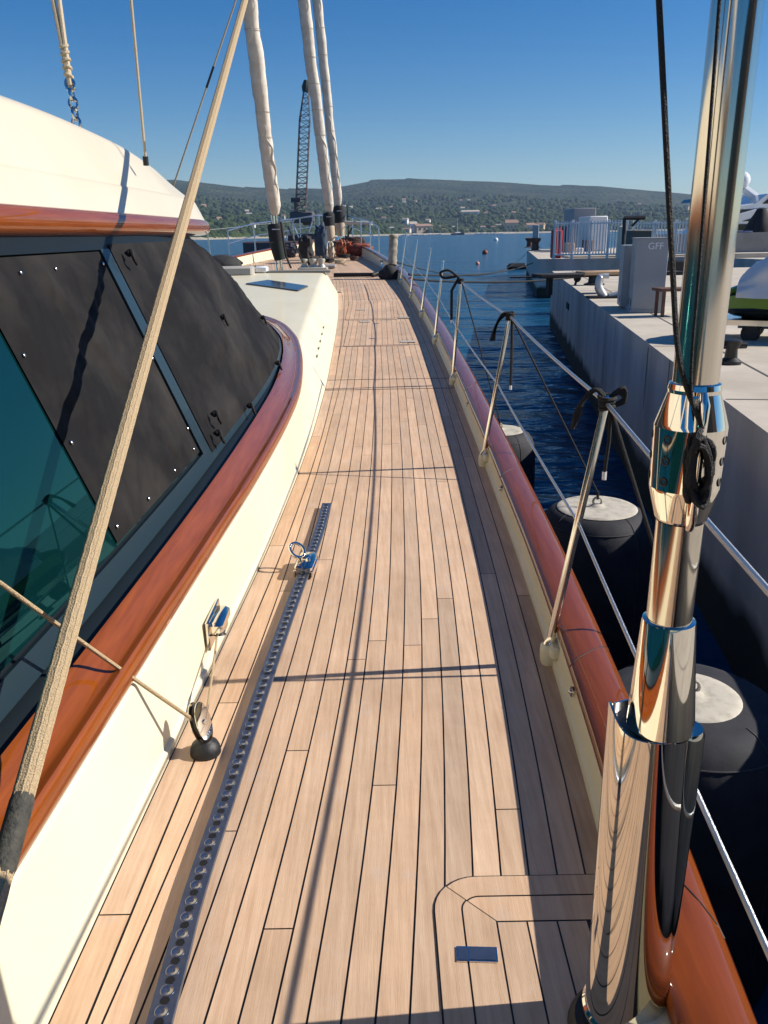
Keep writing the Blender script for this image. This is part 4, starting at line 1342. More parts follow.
# =================================================================== FENDERS and lines
for k, (u, v, r_, lbl) in enumerate(((691, 697, .44, 'round black fender with pale end, nearest the camera, right of the chrome shroud'), (597, 508, .41, 'round black fender with pale end, below the rope-topped second stanchion'), (510, 419, .40, 'farthest black fender with a pale end, mostly hidden by the rail'))):
    zt_ = -.10
    dr0 = (.185, .255, .25)[k]
    r_ *= .94
    c = np.array(P(u, v, z=zt_))
    if k == 2: c = np.array([1.21, 8.3, -.34])
    print('fender', c)
    f = thing('fender', lbl, 'fender', (c[0], c[1], -1.5), 'fenders between yacht and quay')
    q = MB(); prof = [(.001, -1.62), (.25, -1.58), (r_ * .85, -1.45), (r_, -1.25), (r_ + .005, -.6), (r_, -.28), (r_ * .985, -.20), (r_ * .95, -.13), (r_ * .89, -.075), (r_ * .80, -.03), (r_ * .7, -.005), (r_ * .6, .004), (.001, .004)]
    q.lathe(prof, c, (0, 0, 1), 48); q.build('fender_cover', fendm, f, angle=70)
    q = MB(); q.lathe([(.001, .010), (dr0 * .3, .012), (dr0 * .8, .011), (dr0 * .96, .009), (dr0, .003), (dr0 * .99, .0)], c, (0, 0, 1), 40, False); q.build('fender_end', fendtop, f)
    q = MB(); q.lathe([(.001, .030), (.025, .028), (.04, .020), (.05, .014), (.07, .0125)], c, (0, 0, 1), 20, False); q.tube([c + np.array([.028 * math.cos(a_), 0, .045 + .028 * math.sin(a_)]) for a_ in np.linspace(0, 2 * PI, 15)[:-1]], .008, 7, closed=True); q.build('fender_eye', fendtop, f)
    q = MB()
    q.tube([c + np.array([r_ * .89 * math.cos(a_), r_ * .89 * math.sin(a_), -.072]) for a_ in np.linspace(0, 2 * PI, 49)[:-1]], .0035, 5, closed=True)
    for a0 in (0, PI / 2, PI, 1.5 * PI):
        q.tube([c + np.array([(rr0 + .001) * math.cos(a0 + .5), (rr0 + .001) * math.sin(a0 + .5), h]) for rr0, h in prof[2:-1][::-1]], .003, 5)
    q.build('cover_seam', mat('seam_thread', (.05, .05, .055), .8), f)
    # line up to the stanchion top
    pt_ = posts[k + 1][1]
    l = MB(); tp_ = np.array(pt_)
    l.tube(sag(tp_ + np.array([.01, 0, -.02]), c + np.array([0, 0, .1]), .0, 10), .0065, 7)
    l.tube([c + np.array([0, 0, .06]), c + np.array([.0, 0, .11])], [.010, .008], 8)
    # knotted turns round the top
    sc = 1.0
    for j in range(5):
        rr0 = .022 + .006 * rnd.random(); ph = rnd.random() * 6; tl = rnd.uniform(-.4, .4)
        l.tube([tp_ + np.array([rr0 * math.cos(a_) * sc, rr0 * math.sin(a_) * sc, -.03 + j * .009 + tl * .02 * math.sin(a_ + ph)]) for a_ in np.linspace(0, 2 * PI, 15)[:-1]], .0075, 7, closed=True)
    # loops and hanging tail
    if k == 0:
        for j in range(4):
            l.tube(cr([tp_ + np.array([.0, 0, -.01]), tp_ + np.array([-.03 - .004 * j, .02, .03]), tp_ + np.array([-.075 - .006 * j, .03, -.01 - .01 * j]), tp_ + np.array([-.092 - .005 * j, .03, -.075 - .012 * j])], 6), .008, 7)
            l.tube(cr([tp_ + np.array([.0, 0, .0]), tp_ + np.array([.04 + .004 * j, .0, .02 + .006 * j]), tp_ + np.array([.062, .0, -.01 + .004 * j]), tp_ + np.array([.01, .0, -.03])], 6), .0075, 7)
        l.tube([tp_ + np.array([.015, 0, -.03]), tp_ + np.array([.02, .01, -.15]), tp_ + np.array([.012, .01, -.265])], .007, 7)
        tail = tp_ + np.array([.012, .01, -.265])
    elif k == 1:
        for j in range(3):
            l.tube(cr([tp_ + np.array([0, 0, .01]), tp_ + np.array([-.05, 0, .0 - j * .008]), tp_ + np.array([-.09, 0, -.07]), tp_ + np.array([-.125 + j * .01, 0, -.17])], 6), .0095, 7)
        l.tube([tp_ + np.array([.015, 0, -.03]), tp_ + np.array([.02, .01, -.3]), tp_ + np.array([.02, .01, -.47])], .010, 7)
        tail = tp_ + np.array([.02, .01, -.47])
    else:
        l.tube(cr([tp_ + np.array([-.02, 0, .02]), tp_ + np.array([-.12, 0, .09]), tp_ + np.array([-.20, 0, .07]), tp_ + np.array([-.17, 0, .02]), tp_ + np.array([-.05, 0, .03])], 6), .012, 7)
        l.tube([tp_ + np.array([-.02, 0, .02]), tp_ + np.array([-.09, 0, -.1]), tp_ + np.array([-.09, 0, -.38])], .014, 7)
        tail = tp_ + np.array([-.09, 0, -.38])
    fl_ = thing('fender_line', ('black fender rope tied to the nearest stanchion top beside the chrome shroud', 'black fender rope tied round the second stanchion top from the camera', 'black fender rope looped on the third stanchion top from the camera')[k], 'rope', tuple(tp_))
    l.build('rope_strand', blackrope, fl_)
    q = MB(); q.tube([tail, tail + np.array([0, 0, -.012]), tail + np.array([0, 0, -.014]), tail + np.array([0, 0, -.03])], .0085, 8); q.build('rope_end', white, fl_)

# =================================================================== QUAY
qn = np.array([.99, -.139]); qd = np.array([.139, .99])
def qx(y, off=0): return 2.772 + .14 * (y - 7.741) + off
far = P(559, 271, z=.4); YQ = float(far[1]); print('quay end', far)
def quay_block(poly, z1, name):
    q = MB(); n = len(poly)
    q.prism(poly, -4, z1 - .25, 2)
    o = q.build(name, wallm, smooth=False)
    struct(o)
    q = MB(); q.prism(poly, z1 - .25, z1, 2); o2_ = q.build(name + '_top', concrete, smooth=False, bevel=.015)
    struct(o2_)
    return o


def quay(poly, z1, name):
    n = len(poly)
    q = MB(); q.add([(x, y, -4) for x, y in poly] + [(x, y, z1) for x, y in poly], [(i, (i + 1) % n, n + (i + 1) % n, n + i) for i in range(n)])
    struct(q.build(name + '_wall', wallm, smooth=False))
    q = MB(); q.add([(x, y, z1) for x, y in poly], [tuple(range(n))])
    struct(q.build(name + '_pavement', concrete, smooth=False))


quay([(qx(-12), -12), (qx(YQ), YQ), (40, YQ + 1.5), (40, -12)], .4, 'quay')
c2 = P(538, 259, z=.42); Y2 = float(c2[1]); print('quay2', c2)
c3 = P(527, 250, z=.42); Y3 = float(c3[1]); print('quay3', c3)
XQ2 = float(c2[0])
quay([(XQ2, Y2), (float(c3[0]), Y3), (float(c3[0]) + .6, Y3 + 2), (60, Y3 + 6), (60, Y2 - 3), (60, YQ + 2), (XQ2 + 9, YQ + 1.2), (XQ2 + 7, Y2 - .5)], .42, 'outer_quay')
# dark slab raised under fence
q = MB(); q.prism([(XQ2 + 1.5, Y2 + .5), (60, Y2 - 3), (60, Y2 + 2), (XQ2 + 1.5, Y2 + 3)], .42, .50, 2); struct(q.build('outer_quay_kerb', concrete, smooth=False))
# kerb edge strip of near quay: paler lip & joints
q = MB()
for k in range(12):
    yy = -6 + k * 3.0
    if yy > YQ - 1: break
    q.add([(qx(yy) + .02, yy, .404), (qx(yy) + .02, yy + .02, .404), (qx(yy) + 1.4, yy - .18, .404), (qx(yy) + 1.4, yy - .2, .404)], [(0, 1, 2, 3)])
q.add([(qx(-6) + .62, -6, .404), (qx(-6) + .64, -6, .404), (qx(YQ) + .64, YQ, .404), (qx(YQ) + .62, YQ, .404)], [(0, 1, 2, 3)])
struct(q.build('pavement_joints', mat('joint_dark', (.12, .11, .10), .9), smooth=False))
# drain slots in the wall
for (u, v) in ((568, 306),):
    yv = 19.; 
    for _ in range(30):
        p = P(u, v, x=qx(yv)); yv = float(p[1])
    q = MB(); q.box((p[0] - .002, p[1], p[2]), (.03, .75, .14), -.139); tag(q.build('drain_slot', mat('hole_black', (.01, .01, .01), .9)), 'dark drain slot in the side of the near quay wall', 'drain')

# service cabinet
ca = P(631, 313, z=.4); cb = P(663, 313, z=.4); ztop = float(P(664, 238.5, y=float(cb[1]))[2]); print('cab', ca, cb, ztop)
cab = thing('service_cabinet', 'grey metal service cabinet lettered GFF standing on the quay', 'cabinet', (float(ca[0]), float(ca[1]), .4))
wv_ = np.array(cb) - np.array(ca); W = np.linalg.norm(wv_[:2]); ex = wv_ / np.linalg.norm(wv_); ex[2] = 0
ey = np.array([-ex[1], ex[0], 0]); ey = ey if ey[1] > 0 else -ey
def cpt(a_, b_, z): p = np.array([ca[0], ca[1], 0]) + ex * a_ + ey * b_; return (p[0], p[1], z)
def cbox(mb, a0, a1, b0, b1, z0, z1):
    v = [cpt(a, b, z) for a in (a0, a1) for b in (b0, b1) for z in (z0, z1)]
    mb.add(v, [(0, 1, 3, 2), (4, 6, 7, 5), (0, 4, 5, 1), (2, 3, 7, 6), (0, 2, 6, 4), (1, 5, 7, 3)])
m = MB(); cbox(m, 0, W, 0, .62, .44, ztop); m.build('cabinet_body', greyp, cab, smooth=False, bevel=.008)
m = MB(); cbox(m, -.11, .3, .66, 1.3, .44, ztop - .1); m.build('cabinet_annex', greyp, cab, smooth=False)
m = MB(); cbox(m, -.012, W + .012, -.012, .63, ztop, ztop + .015); m.build('cabinet_lid', mat('lid_grey', (.33, .36, .38), .5), cab, smooth=False, bevel=.003)
m = MB(); cbox(m, -.02, W + .02, -.02, 1.32, .402, .445); m.build('cabinet_plinth', greyp, cab, smooth=False)
for b_ in (.12, .42, .8):
    m = MB(); cbox(m, -.113 if b_ > .66 else -.003, -.10 if b_ > .66 else .0, b_, b_ + .08, .5, .6); m.build('socket', black, cab, smooth=False)
m = MB(); cbox(m, W - .005, W + .012, .05, .09, .5, .6); m.build('hinge', black, cab, smooth=False)
def text_mesh(s, size, mt, name, parent, org, rx, upz, ext=.002):
    cu = bpy.data.curves.new('t', 'FONT'); cu.body = s; cu.size = size; cu.extrude = ext
    t = bpy.data.objects.new('t', cu); C.objects.link(t)
    dg = bpy.context.evaluated_depsgraph_get(); dg.update()
    me = bpy.data.meshes.new_from_object(t.evaluated_get(dg))
    bpy.data.objects.remove(t)
    nrm = np.cross(rx, upz)
    q = MB(); q.v = [tuple(np.array(org) + np.array(rx) * v.co.x + np.array(upz) * v.co.y + nrm * (v.co.z)) for v in me.vertices]
    q.f = [tuple(p.vertices) for p in me.polygons]; q.c = [None] * len(q.f)
    return q.build(name, mt, parent, smooth=False)
text_mesh('GFF', .135, letter, 'lettering', cab, cpt(W * .36, -.003, ztop - .15), ex, np.array([0, 0, 1.]))

# quay furniture ------------------------------------------------------------
def on_quay(u, v, z=.4): return np.array(P(u, v, z=z))


def bollard(p, r_, h, mt, lbl, group=None, horn=True):
    t = thing('bollard', lbl, 'bollard', tuple(p), group)
    q = MB(); q.lathe([(r_ * 1.5, 0), (r_ * 1.5, .03), (r_ * .9, .06), (r_ * .8, h * .6), (r_ * 1.25, h * .8), (r_ * 1.3, h * .95), (r_ * .8, h), (.001, h)], p, (0, 0, 1), 20); q.build('post', mt, t)
    if horn:
        q = MB(); q.tube([p + np.array([-r_ * 2, 0, h * .75]), p + np.array([r_ * 2, 0, h * .75])], r_ * .5, 10); q.build('horn', mt, t)
    return t


p = on_quay(730, 364); bollard(p, .065, .23, mat('bollard_black', (.015, .015, .016), .45), 'black mooring bollard on the quay just right of the chrome shroud')
p = on_quay(594, 285); bollard(p, .16, .34, MATS['bollard_black'], 'black mooring bollard under the wooden plank on the quay')
# gangway plank lying across the bollard
gp = on_quay(600, 274, .8); t = thing('gangway', 'tan wooden gangway board resting on the black quay bollard', 'gangway', (gp[0], gp[1], .75))
q = MB(); q.box((gp[0] + .2, gp[1] + .5, .80), (1.0, .5, .07), R(8), bev=.01); q.build('board', tanw, t)
q = MB(); q.box((gp[0] - .75, gp[1] + .35, .77), (.9, .6, .07), R(8), bev=.01); q.box((gp[0] + 1.2, gp[1] + .3, .78), (1.0, .4, .07), R(4)); q.box((gp[0] - .2, gp[1] + .5, .745), (3.0, .12, .03), R(6)); q.build('gangway_frame', blackcloth, t)
for dx in (-.9, 1.3):
    q = MB(); q.box((gp[0] + dx, gp[1] + .4, .57), (.08, .3, .34)); q.build('leg', blackcloth, t)
# white horn cleat and flat dark base
p = on_quay(606, 298); t = thing('mooring_cleat', 'pale curved mooring cleat on a dark plate near the cabinet', 'cleat', tuple(p))
q = MB(); q.box(p + np.array([0, 0, .02]), (.7, .3, .04)); q.build('plate', black, t)
q = MB(); q.tube(cr([p + np.array([-.05, 0, .03]), p + np.array([-.15, 0, .2]), p + np.array([-.12, 0, .38]), p + np.array([.02, 0, .40])], 6), [.08] * 7 + [.07] * 6 + [.05] * 6, 10); q.tube(cr([p + np.array([.05, 0, .03]), p + np.array([.3, 0, .1])], 4), .05, 8); q.build('horn', mat('pale_galv', (.55, .56, .56), .4, .4), t)
# small folded trestle right of cabinet
p = on_quay(676, 318); t = thing('trestle', 'small brown trestle behind the cabinet, left of the chrome shroud', 'trestle', tuple(p))
q = MB(); q.box(p + np.array([.15, .3, .38]), (.75, .35, .04), R(5)); q.build('top', brownp, t)
for dx in (-.15, .45):
    for dy in (.15, .45):
        q = MB(); q.box(p + np.array([dx, dy, .18]), (.04, .04, .36)); q.build('leg', brownp, t)
p = on_quay(682, 272); q = MB(); q.box(p + np.array([0, 0, .18]), (1.1, .6, .30), bev=.04); tag(q.build('dark_crate', black), 'long black crate on the quay behind the brown trestle', 'crate')
# near-left rope on quay bollard
# outer quay bits
m_b = brownp
for k, (u, v) in enumerate(((529.5, 247.5), (535, 250.5))):
    p = np.array(P(u, v, z=.42)); t = bollard(p, .28, .75 if k == 0 else .8, brownp, ('rusty brown bollard at the far corner of the outer quay', 'rusty brown bollard beside the grey post on the outer quay')[k], None, False)
p = np.array(P(537, 248, z=.42)); q = MB(); q.box(p + np.array([0, .8, .85]), (.42, .42, 1.7), bev=.04); q.box(p + np.array([0, .8, .05]), (.6, .6, .1)); tag(q.build('service_post', greyp), 'grey upright service post on the outer quay corner', 'post')
p = np.array(P(557.5, 259, z=.45)); q = MB(); q.box(p + np.array([0, .4, .62]), (.45, .4, 1.2), bev=.05); q.box(p + np.array([0, .4, 1.25]), (.3, .3, .1), bev=.03); tag(q.build('fire_point', redp), 'red fire box at the left end of the white fence', 'fire box')
# fence
f0 = np.array(P(554, 257.8, z=.5)); f1 = np.array([f0[0] + 3.05, f0[1] - .35, .5]); fh_ = 1.95
def fence(f0, f1, lbl, h=1.95, n=None):
    t = thing('fence', lbl, 'fence', tuple(f0)); L_ = np.linalg.norm(f1 - f0); n = n or int(L_ / .125)
    q = MB()
    for k in range(n + 1):
        p = f0 + (f1 - f0) * k / n
        q.box(p + np.array([0, 0, h / 2 + .05]), (.045, .04, h - .1))
    q.build('pickets', white, t, smooth=False)
    q = MB()
    for z in (.12, h * .93): q.tube([f0 + np.array([0, .03, z]), f1 + np.array([0, .03, z])], .04, 6)
    q.build('fence_rail', white, t)
    for k in range(0, 5):
        p = f0 + (f1 - f0) * k / 4; q = MB(); q.box(p + np.array([0, .08, h / 2]), (.1, .1, h + .1)); q.build('fence_post', white, t, smooth=False)
fence(f0, f1, 'white picket fence along the outer quay, left of the grey cabinet', 1.52)
fence(f1 + np.array([.3, -.05, 0]), f1 + np.array([3.8, -.5, 0]), 'white picket fence behind the grey cabinet and chrome shroud', 1.45)
# things behind the fence
def px_box(name, lbl, cat, u0, u1, v0, v1, yv, dy, mt, z0=None, bev=.03):
    a_ = P((u0 + u1) / 2, v1, y=yv); b_ = P((u0 + u1) / 2, v0, y=yv); wd = (u1 - u0) / 866 * yv * 1.0
    zz0 = z0 if z0 is not None else float(a_[2]); q = MB(); q.box((a_[0], yv + dy / 2, (zz0 + b_[2]) / 2), (wd, dy, float(b_[2]) - zz0), bev=bev); return tag(q.build(name, mt), lbl, cat)
px_box('white_truck', 'white van-like cabin behind the white fence', 'truck', 588, 606, 216, 250, 52, 3, white, .42, .05)
px_box('grey_shed', 'grey metal shed roofed flat behind the white fence', 'shed', 572, 594, 208, 246, 56, 3, mat('shed_grey', (.3, .3, .32), .5), .42)
for k, (u0, u1, v0, mt, nm, lb) in enumerate(((566, 574, 243, tanw, 'crate', 'tan crate behind the left part of the white fence'), (575, 583, 248, white, 'crate', 'white crate low behind the white fence'), (584, 592, 240, brownp, 'crate', 'brown crate behind the middle of the white fence'), (596, 603, 246, tanw, 'crate', 'tan crate nearest the cabinet behind the fence'), (559, 566, 226, blackcloth, 'crate', 'tall black crate at the left end of the fence'), (604, 612, 250, white, 'crate', 'small white crate left of the cabinet top'))):
    px_box(nm, lb, 'crate', u0, u1, v0, 258, 50 + k * .7, 1, mt, .42)
# parked dark rib boat on the outer quay behind fence
# low concrete wall, far right, with pole lamp
p = P(735, 262, z=.4)
q = MB(); q.box((36, 40, .9), (46, .6, 1.0), R(-2)); tag(q.build('parapet', mat('parapet_grey', (.26, .25, .24), .9, col2=(.32, .31, .3), nscale=1.5), smooth=False), 'long low grey parapet wall at the back of the quay on the right', 'wall')
q = MB(); q.box((34, 36, .5), (40, 1.4, .2), R(-2)); tag(q.build('kerb', concrete, smooth=False), 'pale concrete kerb in front of the parapet wall', 'kerb')
# black bracket arm over the cabinet
pa = P(624, 240, y=30); 
t = thing('davit', 'dark angled davit arm standing behind the grey cabinet', 'davit', (pa[0], 30, .42))
q = MB(); q.tube([(pa[0], 30, .4), P(624.5, 218, y=30)], .06, 8); q.build('davit_post', blackcloth, t)
q = MB(); q.tube([P(624.5, 218, y=30), P(645, 217.5, y=30)], .07, 8); q.tube([P(632, 226, y=30), P(640, 218, y=30)], .04, 8); q.build('davit_arm', black, t)
px_box('lifebuoy_box', 'dark weathered box behind the cabinet top', 'box', 632, 652, 230, 240, 31, .8, mat('olive_dark', (.10, .10, .08), .8), .42)
q = MB(); pc = P(619, 260, z=.42); px_box('gate_post', 'thick pale post where the two white fences meet', 'post', 617, 623, 226, 262, float(f1[1]) - .2, .35, pale, .42)

# jet ski on its trolley, wrapped in white sheet -----------------------------
js = on_quay(757, 340); JX, JY = float(js[0]) + .05, float(js[1]) + .25; print('jetski', js)
t = thing('jet_ski', 'green and black jet ski on a small trolley on the quay', 'jet ski', (JX, JY, .4))
ang = R(-28); ca_, sa_ = math.cos(ang), math.sin(ang)
JS = .74
def jl(x, y, z): return (JX + JS * (x * ca_ - y * sa_), JY + JS * (x * sa_ + y * ca_), .4 + z * JS)
def hull_rows(secs):
    return [[jl(x, w_ * f, z0 + (z1 - z0) * g) for f, g in ((0, 0), (.55, .12), (.95, .5), (1.0, .85), (.86, 1), (0, 1.04), (-.86, 1), (-1.0, .85), (-.95, .5), (-.55, .12))] for x, w_, z0, z1 in secs]
secs = [(-.62, .03, .50, .56), (-.5, .18, .40, .62), (-.3, .33, .32, .66), (0, .46, .27, .68), (.5, .55, .25, .66), (1.2, .58, .25, .60), (2.2, .56, .25, .55), (2.4, .5, .28, .52)]
q = MB(); q.grid(hull_rows(secs), True, True); q.build('hull', mat('gloss_black', (.012, .014, .012), .2, coat=1), t)
secs2 = [(-.55, .05, .60, .66), (-.4, .2, .60, .74), (-.15, .33, .62, .84), (.2, .36, .62, .95), (.6, .34, .62, 1.0), (.9, .25, .6, .86), (2.2, .22, .55, .8)]
q = MB(); q.grid(hull_rows(secs2), True, True); q.build('deck_cowl', green, t)
q = MB(); q.grid([[jl(x, s_ * (w_ + .004), z) for z in (z1 - .20, z1 - .01)] for s_ in (1,) for x, w_, z0, z1 in secs[1:]]); q.grid([[jl(x, -(w_ + .004), z) for z in (z1 - .20, z1 - .01)] for x, w_, z0, z1 in secs[1:]]); q.build('side_stripe', mat('lime', (.13, .26, .02), .3), t)
q = MB(); q.tube([jl(.35, -.35, 1.08), jl(.35, .35, 1.08)], .03, 8); q.build('handlebar', black, t)
t2 = thing('trolley', 'small wheeled launching trolley under the jet ski', 'trolley', (JX, JY, .4))
q = MB(); q.tube([jl(-.2, -.25, .2), jl(2.2, -.25, .2)], .03, 8); q.tube([jl(-.2, .25, .2), jl(2.2, .25, .2)], .03, 8); q.tube([jl(0, -.35, .12), jl(0, .35, .12)], .025, 8); q.box(jl(-.1, 0, .26), (.5, .7, .06), ang); q.build('trolley_frame', steel, t2)
for x, y in ((0, -.38), (0, .38), (1.6, -.4), (1.6, .4)):
    q = MB(); q.lathe([(.001, -.035), (.09, -.035), (.105, -.02), (.105, .02), (.09, .035), (.001, .035)], jl(x, y, .107), (-sa_, ca_, 0), 18); q.build('wheel', black, t2)
q = MB(); rows = []
for i in range(26):
    s = i / 25; row = []
    for k in range(25):
        a_ = PI * (k / 24)
        x = -.26 + 2.4 * s
        w_ = .50 + .08 * math.sin(s * 5); h = (.50 + .44 * math.exp(-((s - .25) / .28) ** 2)) * (.75 + .25 * min(1, s * 6))
        v = noise.noise(Vector((s * 9, k * .35, 4))) * .09 + noise.noise(Vector((s * 20, k * .9, 9))) * .04
        yy = (w_ + v) * math.cos(a_); z = .63 + (h - .25 + v) * max(math.sin(a_), 0) ** .7
        row.append(jl(x, yy, z))
    rows.append(row)
q.grid(rows); 
tag(q.build('dust_sheet', plastic, angle=50), 'crumpled white plastic sheet thrown over the jet ski', 'sheet')

# motor yacht beyond --------------------------------------------------------
my = 62.
mx0 = float(P(736, 236, y=my)[0]); t = thing('motor_yacht', 'white multi-deck motor yacht beyond the quay at the right edge', 'yacht', (mx0 + 8, my, -1.3))
def side(poly, y0, y1, mt, nm):
    q = MB(); q.prism([(mx0 - 1.9 + a_, 1.2 + (b_ - 1.2) * .62 if b_ > 0 else b_) for a_, b_ in poly], y0, y1, 1); return q.build(nm, mt, t, smooth=False, bevel=.05 if nm != 'side_window' else 0)
side([(-3, 1.2), (-1, -1.3), (22, -1.3), (22, 1.0), (-3, 1.35)], my, my + 6, whiteb, 'hull')
side([(-.5, 1.2), (1.2, 3.0), (3.3, 3.9), (22, 3.9), (22, 1.1)], my + .5, my + 5.5, whiteb, 'lower_deckhouse')
side([(1.0, 3.95), (3.4, 4.6), (4.2, 5.6), (22, 5.6), (22, 3.95)], my + .9, my + 5.1, whiteb, 'upper_deckhouse')
side([(-.7, 4.85), (1.5, 4.9), (2.2, 5.3), (-.4, 5.3)], my + 1.2, my + 4.8, darkglass, 'sun_awning')
side([(3.0, 2.9), (3.6, 3.5), (9, 3.5), (9, 2.6), (2.4, 2.6)], my + .46, my + .6, darkglass, 'side_window')
side([(.9, 1.6), (2, 2.3), (6.5, 2.3), (6.5, 1.5)], my + .45, my + .6, darkglass, 'side_window')
side([(3.9, 4.5), (4.5, 5.35), (8, 5.35), (8, 4.4)], my + .85, my + .95, darkglass, 'side_window')
q = MB(); q.ball((mx0 + 1.2, my + 3, 4.95), .60, 16, 12, (1, 1, 1.05)); q.build('radome', whiteb, t)
q = MB(); q.tube([(mx0 + 1.4, my + 3, 4.4), (mx0 + 2.6, my + 3, 3.6)], .3, 8); q.tube([(mx0 - .2, my + 3, 3.6), (mx0 - .1, my + 3, 6.3)], .05, 6); q.tube([(mx0 - .7, my + 3, 5.2), (mx0 + .6, my + 3, 5.2)], .07, 6); q.tube([(mx0 - .6, my + 3, 3.9), (mx0 + 1.6, my + 3, 3.9)], .08, 6); q.build('radar_mast', whiteb, t)
px_box('storage_box', 'dark blue storage box on the parapet by the motor yacht', 'box', 741, 752, 231, 240, 41, 1, mat('blue_box', (.05, .08, .2), .6), .9)
px_box('storage_box', 'tan storage box at the foot of the black draped cone', 'box', 757, 766, 234, 240, 41, 1, mat('tan_box', (.5, .42, .25), .7), .9)
q = MB(); c_ = P(758, 240, y=42.5); q.lathe([(1.0, -.5), (.75, .5), (.35, 1.2), (.22, 1.45), (.1, 1.5)], (c_[0], 42.5, float(c_[2])), (0, 0, 1), 10); tag(q.build('draped_parasol', blackcloth), 'black draped cone shape standing on the quay before the motor yacht', 'parasol')

# unseen shed added behind the camera to darken reflections in the steel
t = thing('reflection_shed', 'unseen long brown shed added astern of the yacht for its dark reflection', 'building', (24, -26, .4))
q = MB(); q.box((24, -26, 5.0), (14, 30, 9.2)); q.build('wall', mat('shed_wall', (.16, .115, .075), .9, col2=(.22, .16, .11), nscale=.6), t, smooth=False)
q = MB(); q.prism([(16.5, 9.6), (31.5, 9.6), (24, 12.2)], -41.5, -10.5, 1); q.build('roof', mat('shed_roof', (.10, .09, .085), .8), t, smooth=False)
for k in range(5):
    q = MB(); q.box((16.98, -37 + k * 5, 2.6), (.1, 3.2, 4.2)); q.build('door', mat('door_green', (.02, .08, .05), .5), t, smooth=False)

# rust streaks and a joint down the quay wall
for k, (yy, ww, hh) in enumerate(((9.2, .05, .7), (11.9, .03, .9), (14.6, .06, .5), (17.2, .03, .8))):
    q = MB(); x_ = qx(yy) - .004
    q.add([(x_, yy, .36), (x_ + ww * .14, yy + ww, .36), (x_ + ww * .09, yy + ww * .7, .36 - hh), (x_ + ww * .03, yy + ww * .3, .36 - hh)], [(0, 1, 2, 3)])
    struct(q.build('quay_wall_stain', mat('rust_stain', (.20, .15, .11), .9), smooth=False))
for yy in (8.0, 13.0, 18.0):
    q = MB(); x_ = qx(yy) - .004; q.add([(x_, yy, .4), (x_ + .003, yy + .025, .4), (x_ + .003, yy + .025, -1.5), (x_, yy, -1.5)], [(0, 1, 2, 3)])
    struct(q.build('quay_wall_joint', mat('joint_dark', (.12, .11, .10), .9), smooth=False))

# small black float and mooring lines ----------------------------------------
fb0 = P(517, 268, z=-1.2); q = MB(); q.tube([fb0 + np.array([-.8, 0, 0]), fb0 + np.array([-.6, 0, .1]), fb0 + np.array([.6, 0, .1]), fb0 + np.array([.8, 0, 0])], [.2, .42, .42, .25], 12, flat=.7)
tag(q.build('rubber_float', black), 'black rubber float on the water at the outer quay corner', 'float')
e1 = P(401, 259, y=19.0); g1 = P(527, 268, y=Y3 - 2)
def moor(a_, b_, r_, s, lbl, extra=None):
    q = MB(); q.tube(sag(a_, b_, s, 24), r_, 7); tag(q.build('mooring_line', blackrope), lbl, 'rope')
bollardp = on_quay(594, 285) + np.array([-.1, 0, .22])
moor((XR(16.5) + .1, 16.5, zd(16.5) + .25), bollardp, .020, .10, 'black mooring line from the yacht to the bollard under the gangway')
moor((XR(17.5) + .1, 17.5, zd(17.5) + .25), (float(c3[0]) + .0, Y3 - 6, .1), .022, .35, 'black mooring line sagging towards the outer quay corner')
moor((XR(20) + .1, 20, zd(20) + .3), (float(c3[0]) + .3, Y3 + .5, .5), .015, .9, 'thin mooring line reaching the farthest quay corner')
q = MB(); kp = on_quay(577, 285) + np.array([0, 0, .15]); q.ball(kp, .09, 8, 6); q.tube([kp, kp + np.array([-.08, 0, -.25])], .03, 6); tag(q.build('rope_knot', blackrope), 'black knot in the mooring line at the quay edge', 'rope')

# buoys
for u, v, r_, mt, lb in ((485, 254, .42, orange, 'orange mooring buoy floating beyond the rail, the larger one'), (477.5, 264.5, .20, mat('faded_red', (.6, .25, .2), .6), 'small faded red buoy nearer the yacht'), (496, 241, .8, white, 'white mooring buoy far out on the bay')):
    p = P(u, v, z=-1.3); q = MB(); q.ball((p[0], p[1], -1.3 + r_ * .4), r_ if v > 245 else r_, 14, 10); q.tube([(p[0], p[1], -1.3 + r_), (p[0], p[1], -1.3 + r_ * 1.9)], r_ * .12, 6); tag(q.build('buoy', mt), lb, 'buoy')

# =================================================================== CRANE
cy_ = 150.
def CP(u, v): return np.array(P(u, v, y=cy_))
t = thing('lattice_crane', 'tall dark lattice boom crane on a barge behind the furled sails', 'crane', (float(CP(302, 236)[0]), cy_, -1.3))
boomb = CP(300.5, 216); boomt = CP(306, 92); q = MB()
ax_ = boomt - boomb
def corner(s, i):
    w_ = .84 if s < .78 else .84 - .45 * (s - .78) / .22
    return boomb + ax_ * s + np.array([w_ * (-1 if i in (0, 3) else 1), w_ * (-1 if i < 2 else 1), 0])
nb_ = 22
for i in range(4):
    q.tube([corner(k / nb_, i) for k in range(nb_ + 1)], .08, 5)
for k in range(nb_):
    for i in range(4):
        j = (i + 1) % 4
        q.tube([corner(k / nb_, i), corner(k / nb_, j)], .042, 4)
        q.tube([corner(k / nb_, i if k % 2 else j), corner((k + 1) / nb_, j if k % 2 else i)], .040, 4)
q.build('boom_lattice', cranem, t, smooth=False)
q = MB(); q.tube([boomt, boomt + ax_ * .04, boomt + ax_ * .09], [.6, .75, .45], 8); q.build('boom_head', mat('crane_black', (.02, .035, .03), .6), t)
q = MB(); a_ = CP(296, 200); q.box(a_, (1.6, 1.6, .7)); q.tube([CP(294.5, 200), CP(295, 219)], .1, 5); q.tube([CP(298, 200), CP(298, 219)], .1, 5); q.build('gantry', cranem, t, smooth=False)
